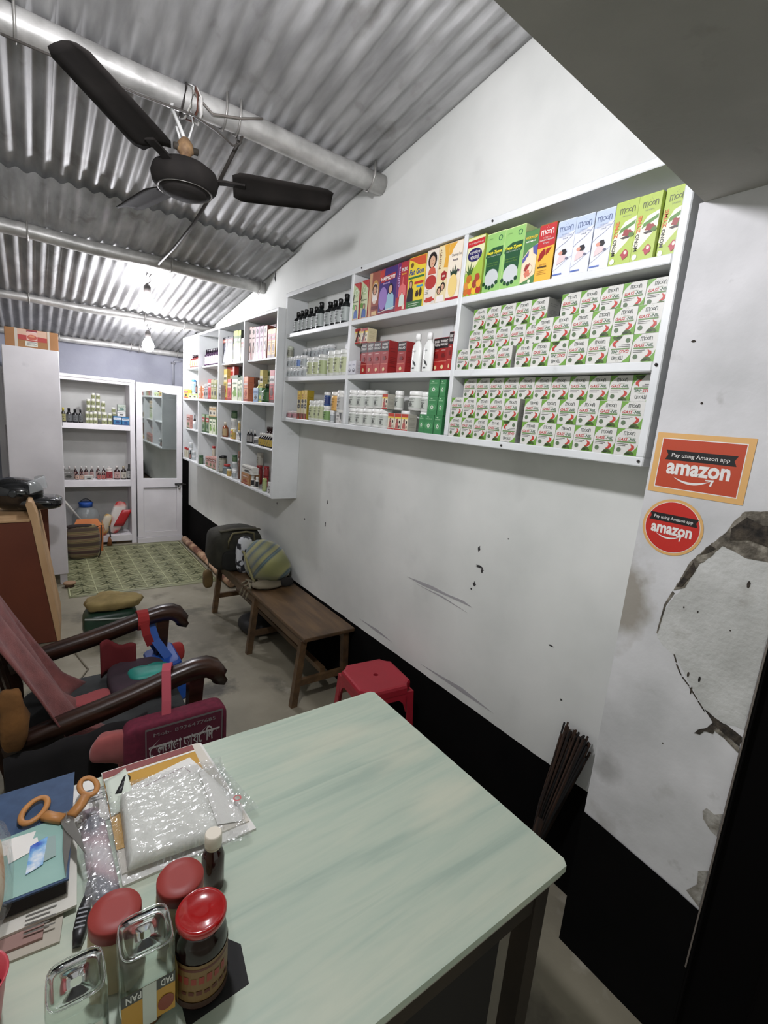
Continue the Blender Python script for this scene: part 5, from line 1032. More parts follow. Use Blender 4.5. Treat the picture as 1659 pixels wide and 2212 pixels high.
# ---------------------------------------------------------------- stickers on the pillar
def sticker(nm, lab, yc, zc, w_, h_, rnd, tilt=0):
    t = thing(nm, lab, 'sticker', (-.1665, yc, zc), -PI/2)
    t.rotation_euler = (0, tilt, -PI/2)
    o_, y_, r_, b_, wt = (206, 160, 96), (226, 214, 170), (190, 72, 44) if not rnd else (198, 44, 34), (26, 24, 24), (236, 232, 228)
    def base(b):
        if rnd: b.lathe([(w_/2, 0), (w_/2, .001)], M(o_, .5), 48, mat=Matrix.Rotation(PI/2, 4, 'X'), smooth=False)
        else: b.box(-w_/2, w_/2, -.001, 0, -h_/2, h_/2, M(o_, .5))
    part('backing', base, t)
    p = P(w_, h_, lambda u, v, o: (u, -.0011-o, v-h_/2), off=.0002, rough=.35)
    if rnd: p.ell(.5, .5, .455, .455, wt, 48); p.l = 2; p.ell(.5, .5, .445, .445, r_, 48)
    else: p.rect(.065, .085, .935, .915, wt); p.l = 2; p.rect(.075, .1, .925, .9, r_)
    p.l = 3; x0, x1, ya, yb = (.1, .9, .58, .72) if rnd else (.13, .87, .56, .72)
    p.poly([(x0, ya), (x1, ya), (x1-.03, (ya+yb)/2), (x1, yb), (x0, yb), (x0+.03, (ya+yb)/2)], b_); p.l = 4
    p.text('Pay using Amazon app', .5, (ya+yb)/2-.005, .64 if rnd else .6, .075 if rnd else .085, wt, .005)
    p.text('amazon', .5, .44 if rnd else .42, .68 if rnd else .66, .15 if rnd else .19, wt, .035)
    n = 12; cy = .34 if rnd else .27; dp = .075 if rnd else .1; a = [(-1+2*i/n) for i in range(n+1)]
    lo = [(.46+.2*q, cy+.02-dp*(1-q*q)) for q in a]; hi = [(.46+.2*q, cy+.02-dp*(1-q*q)*.62) for q in reversed(a)]
    p.poly(lo+hi[1:-1], wt); p.poly([(.6, cy+.035), (.69, cy+.045), (.67, cy-.06), (.652, cy-.055), (.66, cy+.015), (.605, cy+.015)], wt)
    p.build('print', t)
sticker('payment_sticker', 'rectangular orange-red payment sticker on the pillar', .537, 1.695, .234, .166, False)
sticker('payment_sticker', 'round red payment sticker below the rectangular one', .571, 1.52, .158, .158, True)
# ---------------------------------------------------------------- things on the table
TZ = .7603
def slab(name, pts, z0, z1, m, parent):
    n = len(pts)
    return part(name, lambda b: b.add([(x, y, z) for z in (z0, z1) for x, y in pts], [tuple(range(n-1, -1, -1)), tuple(range(n, 2*n))]+[(i, (i+1) % n, (i+1) % n+n, i+n) for i in range(n)], m), parent)
def flatp(x0, y0, ux, uy, w_, h_, z):
    """print lying on the table: origin corner, unit vector u, v = perpendicular"""
    ln = math.hypot(ux, uy); ux /= ln; uy /= ln
    return P(w_, h_, lambda u, v, o: (x0+(u+w_/2)*ux-v*uy, y0+(u+w_/2)*uy+v*ux, z+o), off=.0002, rough=.6)
# pile of newspapers and the ledger at the left
t = thing('newspaper_stack', 'folded newspapers under the blue ledger', 'newspaper', (0, 0, 0))
for k, (pts, c) in enumerate((([(-1.86, .90), (-1.60, .876), (-1.555, 1.16), (-1.82, 1.18)], (176, 170, 156)), ([(-1.85, .915), (-1.625, .895), (-1.59, 1.2), (-1.83, 1.2)], (150, 120, 112)), ([(-1.84, .93), (-1.57, .925), (-1.545, 1.27), (-1.83, 1.27)], (206, 204, 194)))):
    slab('folded_sheet', pts, TZ+k*.0055, TZ+k*.0055+.005, M(c, .85), t)
p = flatp(-1.66, .90, 1, -.1, .06, .06, TZ+.0166); p.bars(.1, .9, (.2, .35, .5, .65, .8), .06, (110, 108, 100)); p.build('newsprint', t)
t = thing('paper_sheet', 'white printed sheet with yellow mark at far table edge', 'paper')
slab('sheet', [(-1.90, 1.16), (-1.645, 1.20), (-1.63, 1.286), (-1.9, 1.287)], TZ+.0175, TZ+.0185, PAPER, t)
p = flatp(-1.72, 1.262, 1, 0, .085, .02, TZ+.0186); p.ell(.15, .5, .12, .45, (222, 170, 60), 10); p.bars(.3, .7, (.3, .7), .3, (90, 90, 90)); p.rect(.75, .1, 1, .9, (60, 60, 60)); p.build('print', t)
t = thing('paper_sheet', 'white sheet tucked under the ledger top edge', 'paper')
slab('sheet', [(-1.86, 1.0), (-1.60, 1.0), (-1.535, 1.245), (-1.86, 1.262)], TZ+.0188, TZ+.0196, PAPER, t)
t = thing('receipt_pile', 'small pile of torn receipts at far table edge', 'paper')
for k in range(5): slab('receipt', [(-1.57+.006*k, 1.12+.01*k), (-1.50+.004*k, 1.13), (-1.495-.003*k, 1.25+.008*k), (-1.555+.005*k, 1.262+.006*k)], TZ+.0004+k*.0012, TZ+.0014+k*.0012, PAPER, t)
p = flatp(-1.55, 1.2, 1, -.05, .06, .05, TZ+.0068); p.bars(.05, .95, (.1, .3, .5, .7, .9), .08, (120, 120, 120)); p.build('print', t)
LB = N('ledger_navy', [(.3, (40, 62, 92)), (.7, (52, 76, 108))], nscale=40, rough=.6)
LT = N('ledger_teal', [(.3, (128, 166, 158)), (.7, (150, 184, 174))], nscale=6, rough=.45)
t = thing('ledger_book', 'thick blue and teal ledger book under the scissors', 'book')
zb = TZ+.02
slab('page_block', [(-1.826, .965), (-1.585, .957), (-1.556, 1.262), (-1.83, 1.262)], zb, zb+.032, M((36, 32, 30), .9), t)
cov = [(-1.83, .96), (-1.58, .952), (-1.55, 1.268), (-1.835, 1.268)]
slab('cover', cov, zb+.0322, zb+.0362, LB, t)
z = zb+.0363
slab('cover_panel', [(-1.829, .965), (-1.584, .957), (-1.567, 1.13), (-1.83, 1.11)], z, z+.0006, LT, t)
t = thing('card_scraps', 'white and blue photo scraps on the teal ledger cover', 'paper')
slab('scrap', [(-1.70, 1.07), (-1.64, 1.075), (-1.63, 1.11), (-1.70, 1.115)], z+.0008, z+.0014, PAPER, t)
slab('scrap', [(-1.675, 1.045), (-1.625, 1.06), (-1.628, 1.09), (-1.68, 1.08)], z+.0016, z+.0022, PAPER, t)
slab('photo', [(-1.648, 1.0), (-1.62, 1.01), (-1.61, 1.08), (-1.64, 1.07)], z+.0024, z+.0032, N('blue_photo', [(.35, (60, 90, 180)), (.5, (120, 170, 214)), (.65, (220, 226, 230))], nscale=30, rough=.3), t)
slab('backing_card', [(-1.622, 1.015), (-1.598, 1.02), (-1.597, 1.075), (-1.616, 1.08)], z+.0024, z+.003, M((140, 160, 156), .5), t)
# scissors
zs = z+.006
t = thing('scissors', 'open scissors with ochre-brown handles on the ledger', 'scissors')
PV = Vector((-1.573, 1.096, zs)); STL = M((150, 148, 142), .3, .9); OH = N('ochre_plastic', [(.3, (160, 108, 56)), (.7, (180, 124, 66))], nscale=12, rough=.5)
def bladef(tip, wd, dz, back):
    def fn(b):
        d = Vector((tip[0]-PV.x, tip[1]-PV.y, 0)); L = d.length; d.normalize(); n = Vector((-d.y, d.x, 0))
        pts = [(-.03, wd*.5), (0, wd*.62), (.03, wd*.55), (L*.5, wd*.3), (L, 0), (L*.5, -wd*.35), (.03, -wd*.4), (0, -wd*.45), (-.03, -wd*.4)]
        vs = [PV+d*a+n*c*back+Vector((0, 0, dz+e)) for e in (0, .0018) for a, c in pts]; k = len(pts)
        b.add(vs, [tuple(range(k-1, -1, -1)), tuple(range(k, 2*k))]+[(i, (i+1) % k, (i+1) % k+k, i+k) for i in range(k)], STL)
    return fn
part('blade', bladef((-1.585, .955), .02, .0, 1), t); part('blade', bladef((-1.548, .985), .02, .002, -1), t)
part('pivot_screw', lambda b: b.lathe([(.006, 0), (.006, .004), (.004, .0055)], M((190, 188, 184), .25, .9), 14, tuple(PV)), t)
def loop(cx, cy, rx, ry, ang, zz, tail):
    def fn(b):
        ca, sa = math.cos(ang), math.sin(ang)
        b.sweep([(cx+rx*math.cos(a)*ca-ry*math.sin(a)*sa, cy+rx*math.cos(a)*sa+ry*math.sin(a)*ca, zz) for a in [2*PI*k/22 for k in range(22)]], [(.0065*math.cos(2*PI*i/8), .005*math.sin(2*PI*i/8)) for i in range(8)], OH, True, closed=True)
        b.sweep([tail[0], tail[1], tail[2]], [(-.010, -.005), (.010, -.005), (.010, .005), (-.010, .005)], OH, True)
    return fn
part('handle', loop(-1.632, 1.165, .021, .036, -.45, zs+.004, [(-1.615, 1.138, zs+.004), (-1.602, 1.125, zs+.004), (-1.582, 1.108, zs+.003)]), t)
part('handle', loop(-1.527, 1.185, .017, .032, .15, zs+.004, [(-1.533, 1.158, zs+.003), (-1.545, 1.135, zs+.003), (-1.566, 1.108, zs+.004)]), t)
# papers under the pouch
t = thing('paper_folder', 'pile of papers with maroon-edged envelope at table edge', 'paper')
slab('bottom_sheets', [(-1.49, .93), (-1.208, .925), (-1.235, 1.29), (-1.25, 1.296), (-1.49, 1.298)], TZ+.0001, TZ+.006, PAPER, t)
slab('middle_sheets', [(-1.488, .955), (-1.215, .95), (-1.243, 1.288), (-1.488, 1.29)], TZ+.0062, TZ+.0105, M((206, 200, 188), .8), t)
p = flatp(-1.235, .98, -.08, 1, .2, .02, TZ+.0107); p.scrib(.35, .5, .5, .3, (120, 116, 114)); p.scrib(.8, .5, .2, .3, (120, 116, 114)); p.build('margin_print', t)
zz = TZ+.0112
t = thing('brown_envelope', 'ochre brown envelope with maroon band under white note', 'envelope')
slab('envelope', [(-1.49, 1.02), (-1.262, 1.0), (-1.262, 1.286), (-1.489, 1.287)], zz, zz+.0015, M((190, 146, 62), .75), t)
slab('maroon_band', [(-1.489, 1.262), (-1.262, 1.262), (-1.262, 1.285), (-1.489, 1.286)], zz+.0017, zz+.0023, M((132, 72, 70), .7), t)
slab('white_band', [(-1.489, 1.252), (-1.262, 1.254), (-1.262, 1.260), (-1.489, 1.260)], zz+.0017, zz+.0023, PAPER, t)
t = thing('white_note', 'white ruled note paper on the brown envelope', 'paper')
slab('sheet', [(-1.455, 1.03), (-1.232, .955), (-1.214, 1.0), (-1.282, 1.235), (-1.44, 1.20)], zz+.0026, zz+.0034, PAPER, t)
p = flatp(-1.44, 1.11, 1, .08, .15, .09, zz+.0036); p.line([(.0, .05), (.0, .7), (.95, .92), (1, .6)], .012, (150, 120, 130)); p.line([(.35, .45), (.42, .6), (.46, .46), (.54, .58), (.6, .48), (.7, .6), (.78, .5), (.85, .62)], .01, (180, 150, 160)); p.ell(.55, .2, .06, .1, (50, 54, 58), 10); p.build('ruling', t)
t = thing('pen', 'black marker pen beside the white note', 'pen')
part('barrel', lambda b: b.tube([(-1.465, 1.175, zz+.011), (-1.44, 1.225, zz+.011)], .009, M((28, 28, 30), .4), 12), t)
part('cap', lambda b: b.lathe([(.0095, -.02), (.0098, .0), (.006, .006)], M((20, 20, 22), .35), 12, mat=Matrix.Translation((-1.44, 1.225, zz+.011)) @ Vector((-1.465+1.44, -.05, 0)).to_track_quat('-Z', 'Y').to_matrix().to_4x4()), t)
t = thing('paper_strip', 'pale folded paper strip standing beside the pen', 'paper')
part('strip', lambda b: b.grid(lambda u, v: (-1.488+.05*u, 1.12+.13*v+.01*u, zz+.0042+.008*math.sin(PI*v)+.012*u*u), 4, 8, M((206, 214, 200), .7), True, .001), t)
# clear plastic pouch with white cotton
zp = zz+.005
t = thing('cotton_pouch', 'clear plastic pouch holding folded white cotton', 'pouch')
def cot(u, v):
    x = -1.478+.19*u+.012*v; y = .948+.225*v-.02*u
    e = min(u, 1-u, v, 1-v)
    return (x, y, zp+.002+.022*min(1, (e/.08))**.5*(1 if e < .08 else 1)+.0012*noise.noise(Vector((u*9, v*9, 2))))
part('cotton_wool', lambda b: b.grid(cot, 26, 26, N('white_cotton', [(.3, (212, 212, 204)), (.7, (230, 230, 222))], nscale=20, rough=.95, bump=.2), True, .002), t)
FILM = bpy.data.materials.new('crinkled_film'); FILM.use_nodes = True
_n = FILM.node_tree.nodes; _l = FILM.node_tree.links; _o = _n['Material Output']
_tr = _n.new('ShaderNodeBsdfTransparent'); _tr.inputs[0].default_value = (.93, .94, .94, 1)
_gl = _n.new('ShaderNodeBsdfGlossy'); _gl.inputs['Roughness'].default_value = .16; _gl.inputs[0].default_value = (1, 1, 1, 1)
_df = _n.new('ShaderNodeBsdfDiffuse'); _df.inputs[0].default_value = (.8, .8, .8, 1)
_m1 = _n.new('ShaderNodeMixShader'); _m1.inputs[0].default_value = .07; _m2 = _n.new('ShaderNodeMixShader'); _m2.inputs[0].default_value = .14
_l.new(_tr.outputs[0], _m1.inputs[1]); _l.new(_df.outputs[0], _m1.inputs[2]); _l.new(_m1.outputs[0], _m2.inputs[1]); _l.new(_gl.outputs[0], _m2.inputs[2]); _l.new(_m2.outputs[0], _o.inputs['Surface'])
_tc = _n.new('ShaderNodeTexCoord'); _vo = _n.new('ShaderNodeTexNoise'); _vo.inputs['Scale'].default_value = 24; _vo.inputs['Detail'].default_value = 2; _vo.inputs['Distortion'].default_value = 1.5; _bp = _n.new('ShaderNodeBump'); _bp.inputs['Distance'].default_value = .012; _bp.inputs['Strength'].default_value = .45
_l.new(_tc.outputs['Object'], _vo.inputs['Vector']); _l.new(_vo.outputs['Fac'], _bp.inputs['Height']); _l.new(_bp.outputs[0], _gl.inputs['Normal'])
def film(u, v):
    x = -1.545+.315*u+.02*v; y = .925+.295*v-.03*u
    e = min(u, 1-u, v, 1-v); inside = max(0., min(1., (u-.18)/.06, (.92-u)/.1, (v-.04)/.06, (.86-v)/.08))
    return (x, y, zp+.003+.026*inside+(.006-.0035*inside)*abs(noise.noise(Vector((u*17, v*17, 5))))+(.004-.0034*inside)*abs(noise.noise(Vector((u*40, v*40, 1)))))
part('plastic_film', lambda b: b.grid(film, 70, 70, FILM, False), t)
part('sealed_edge', lambda b: b.grid(lambda u, v: (-1.555+.022*u-.004*v, .90+.3*v, zp+.006+.01*abs(noise.noise(Vector((v*30, u*4, 3))))), 4, 60, FILM, False), t)
t = thing('clear_packet', 'small clear wrapper with pink print beside cotton pouch', 'packet')
part('wrapper', lambda b: b.grid(lambda u, v: (-1.262+.04*u+.035*(1-v), .96+.2*v, zp+.0085+.004*abs(noise.noise(Vector((u*9, v*25, 8))))), 8, 30, FILM, False), t)
p = flatp(-1.235, .995, 1, .1, .025, .03, zp+.0135); p.ring(.5, .5, .4, .14, (206, 110, 110)); p.build('print', t)
t = thing('printed_packet', 'pink and grey printed plastic packet beneath the film', 'packet')
part('packet', lambda b: b.grid(lambda u, v: (-1.545+.05*u-.006*v, .92+.26*v, TZ+.003+.006*math.sin(PI*u)), 6, 12, N('pink_grey_print', [(.4, (120, 122, 130)), (.55, (196, 170, 176)), (.7, (214, 206, 208))], nscale=9, detail=2, rough=.3), True, .001), t)
# cutter knife
t = thing('cutter_knife', 'black retractable cutter knife beside the red-lidded jar', 'knife')
kd = Vector((-.022, -.085, 0)).normalized()
kp = lambda s, h: (-1.552+kd.x*s, .935+kd.y*s, TZ+h)
part('handle', lambda b: b.sweep([kp(0, .011), kp(.03, .012), kp(.07, .012), kp(.092, .010)], [(-.011, -.008), (.011, -.008), (.011, .006), (.006, .010), (-.006, .010), (-.011, .006)], M((22, 22, 24), .35), True, scales=[.6, 1, 1, .6]), t)
for k in range(5): part('grip_rib', lambda b: b.sweep([kp(.03+.009*k, .0225), kp(.033+.009*k, .0225)], [(-.008, -.001), (.008, -.001), (.008, .001), (-.008, .001)], M((140, 142, 146), .4), False), t)
part('blade_guide', lambda b: b.sweep([kp(-.035, .010), kp(0, .011)], [(-.006, -.003), (.006, -.003), (.006, .003), (-.006, .003)], M((120, 122, 126), .3, .7), False), t)
# jars
RL = N('matt_red_plastic', [(.3, (134, 42, 36)), (.7, (146, 50, 42))], nscale=6, rough=.5)
def redjar(x, y, H, lab, body, r=.040):
    t = thing('lidded_jar', lab, 'jar', (x, y, TZ))
    part('jar_body', lambda b: b.lathe([(r*.9, 0), (r*1.06, .006), (r*1.08, H*.5), (r*1.04, H-.035), (r*.9, H-.025)], body, 28), t)
    part('lid', lambda b: b.lathe([(r*1.02, H-.024), (r*1.02, H-.003), (r*.98, H), (r*.5, H+.0004)], RL, 36), t)
    return t
BEIGE = M((176, 160, 124), .35)
redjar(-1.414, .779, .13, 'beige jar with matt red lid, nearest the brown bottle', BEIGE)
redjar(-1.521, .774, .13, 'beige jar with matt red lid, beside the cutter knife', BEIGE)
t = thing('dark_jar', 'dark jam-like jar with shiny red metal lid', 'jar', (-1.405, .676, TZ))
r = .043; H = .158
part('jar_body', lambda b: b.lathe([(r*.9, 0), (r, .006), (r, H*.66), (r*.93, H*.78), (r*.82, H*.84), (r*.82, H-.012)], M((28, 14, 12), .12), 32), t)
part('lid', lambda b: b.lathe([(r*.9, H-.016), (r*.95, H-.012), (r*.95, H-.003), (r*.9, H), (r*.8, H-.0005), (r*.74, H-.003), (r*.2, H-.003)], M((150, 18, 18), .16, coat=.5), 40), t)
p = CP(2*PI*r*.8, .085, cylmap(r+.0006, .012), rough=.5); p.rect(0, 0, 1, 1, (120, 92, 50)); p.l = 2; p.rect(0, .86, 1, .92, (90, 40, 26)); p.scrib(.46, .66, .4, .2, (140, 50, 36)); p.scrib(.5, .36, .4, .1, (90, 40, 26)); p.rect(0, 0, 1, .14, (60, 34, 22)); p.build('label', t)
# inverted square glass jars
def sqjar(x, y, H, hw, lab, label, rz):
    t = thing('glass_jar', lab, 'jar', (x, y, TZ), rz)
    g = MB()
    def ring(k, z): return [(hw*k*c, z) for c in (1,)]
    prof = [(hw*.62, .016), (hw*.66, .022), (hw*1.02, .032), (hw*1.06, .045), (hw*1.06, H-.016), (hw*1.0, H-.004), (hw*.9, H), (hw*.8, H-.001), (hw*.72, H-.0035), (hw*.2, H-.004)]
    inn = [(hw*.2, H-.0075), (hw*.7, H-.0075), (hw*.9, H-.006), (hw*1.0, H-.018), (hw*1.0, .046), (hw*.96, .034), (hw*.6, .024), (hw*.56, .016)]
    g.lathe(prof+inn, GLASS, 40, sq=5); g.build('glass_body', t)
    part('lid', lambda b: b.lathe([(hw*.76, 0), (hw*.78, .014), (hw*.7, .0155)], M((110, 76, 40), .5), 28), t)
    part('base_ring', lambda b: b.tube([(hw*.97*math.copysign(abs(math.cos(a))**.45, math.cos(a)), hw*.97*math.copysign(abs(math.sin(a))**.45, math.sin(a)), H+.0005+.0012*(k % 2)) for k, a in enumerate([2*PI*q/96 for q in range(96)])], .0012, GLASS, 5, closed=True), t)
    if label:
        p = P(hw*2, .075, lambda u, v, o: (u, -hw*1.07-o, v+.03), off=.0003, rough=.5)
        p.rect(-.02, 0, .98, 1, (186, 140, 52)); p.l = 2; p.rect(-.02, .72, .98, 1, (70, 70, 66)); p.l = 3; p.rect(.36, -.05, .62, 1.0, (196, 200, 190)); p.l = 4
        p.text('PAN', .2, .86, .28, .18, WH, .02, rot=2); p.text('PAD', .82, .86, .24, .18, WH, .02, rot=2); p.ell(.8, .3, .16, .2, (130, 60, 40), 14); p.build('label', t)
        q = P(hw*2, .075, lambda u, v, o: (hw*1.07+o, u, v+.03), off=.0003, rough=.5); q.rect(0, 0, 1, 1, (190, 150, 60)); q.l = 2; q.rect(0, .7, 1, 1, (80, 80, 76)); q.l = 3; q.text('PAD', .5, .85, .6, .18, WH, .02, rot=2); q.ell(.5, .3, .3, .2, (140, 70, 40), 14); q.build('label', t)
    else:
        p = P(hw*2, .07, lambda u, v, o: (u, -hw*1.07-o, v+.035), off=.0003, rough=.5); p.rect(.1, 0, .9, .8, (206, 208, 196)); p.build('label', t)
    return t
sqjar(-1.489, .686, .158, .038, 'upturned square glass jar with orange label', True, -.03)
sqjar(-1.583, .684, .14, .037, 'upturned square glass jar nearest the red cup', False, -.02)
# brown bottle
t = thing('brown_bottle', 'slim brown bottle with white cap beside cotton pouch', 'bottle', (-1.335, .842, TZ))
part('bottle_body', lambda b: b.lathe([(.020, 0), (.0225, .003), (.0225, .075), (.018, .09), (.0135, .096), (.0135, .1)], M((52, 26, 24), .12), 28), t)
part('neck_ring', lambda b: b.lathe([(.015, .097), (.0165, .1), (.015, .1035)], M((206, 196, 176), .5), 24), t)
part('cap', lambda b: b.lathe([(.0165, .104), (.0172, .106), (.0168, .128), (.015, .131)], M((214, 206, 190), .5), 28), t)
# thin black pad under the dark jar, the jar's shadow painted in with it
t = thing('pad_and_shadow', 'flat black pad with painted jar shadow beneath the dark jar', 'pad')
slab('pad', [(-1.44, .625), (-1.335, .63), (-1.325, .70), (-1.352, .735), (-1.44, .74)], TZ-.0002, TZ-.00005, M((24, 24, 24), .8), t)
# cup and bread bag at the left edge
t = thing('plastic_cup', 'red plastic cup at lower left table edge', 'cup', (-1.715, .80, TZ))
part('cup', lambda b: b.lathe([(.0, .002), (.032, .0), (.034, .002), (.046, .088), (.049, .092), (.045, .091), (.032, .006), (0, .006)], N('red_cup', [(.3, (176, 60, 70)), (.7, (196, 76, 84))], nscale=5, rough=.35), 32), t)
part('contents', lambda b: b.lathe([(0, .05), (.039, .05), (.039, .052), (0, .052)], M((30, 22, 22), .3), 24), t)
t = thing('bread_bag', 'clear plastic bag of bread at left edge', 'bag', (-1.735, 1.0, TZ))
part('bread', lambda b: b.blob((0, 0, .085), (.11, .2, .10), N('bread_crust', [(.4, (214, 196, 160)), (.6, (196, 140, 84))], nscale=12, rough=.8), .6, .006, 2, flat=.038), t)
part('plastic_film', lambda b: b.blob((0, 0, .087), (.135, .24, .115), FILM, .6, .009, 5, 40, 24, freq=16, flat=.0375), t)

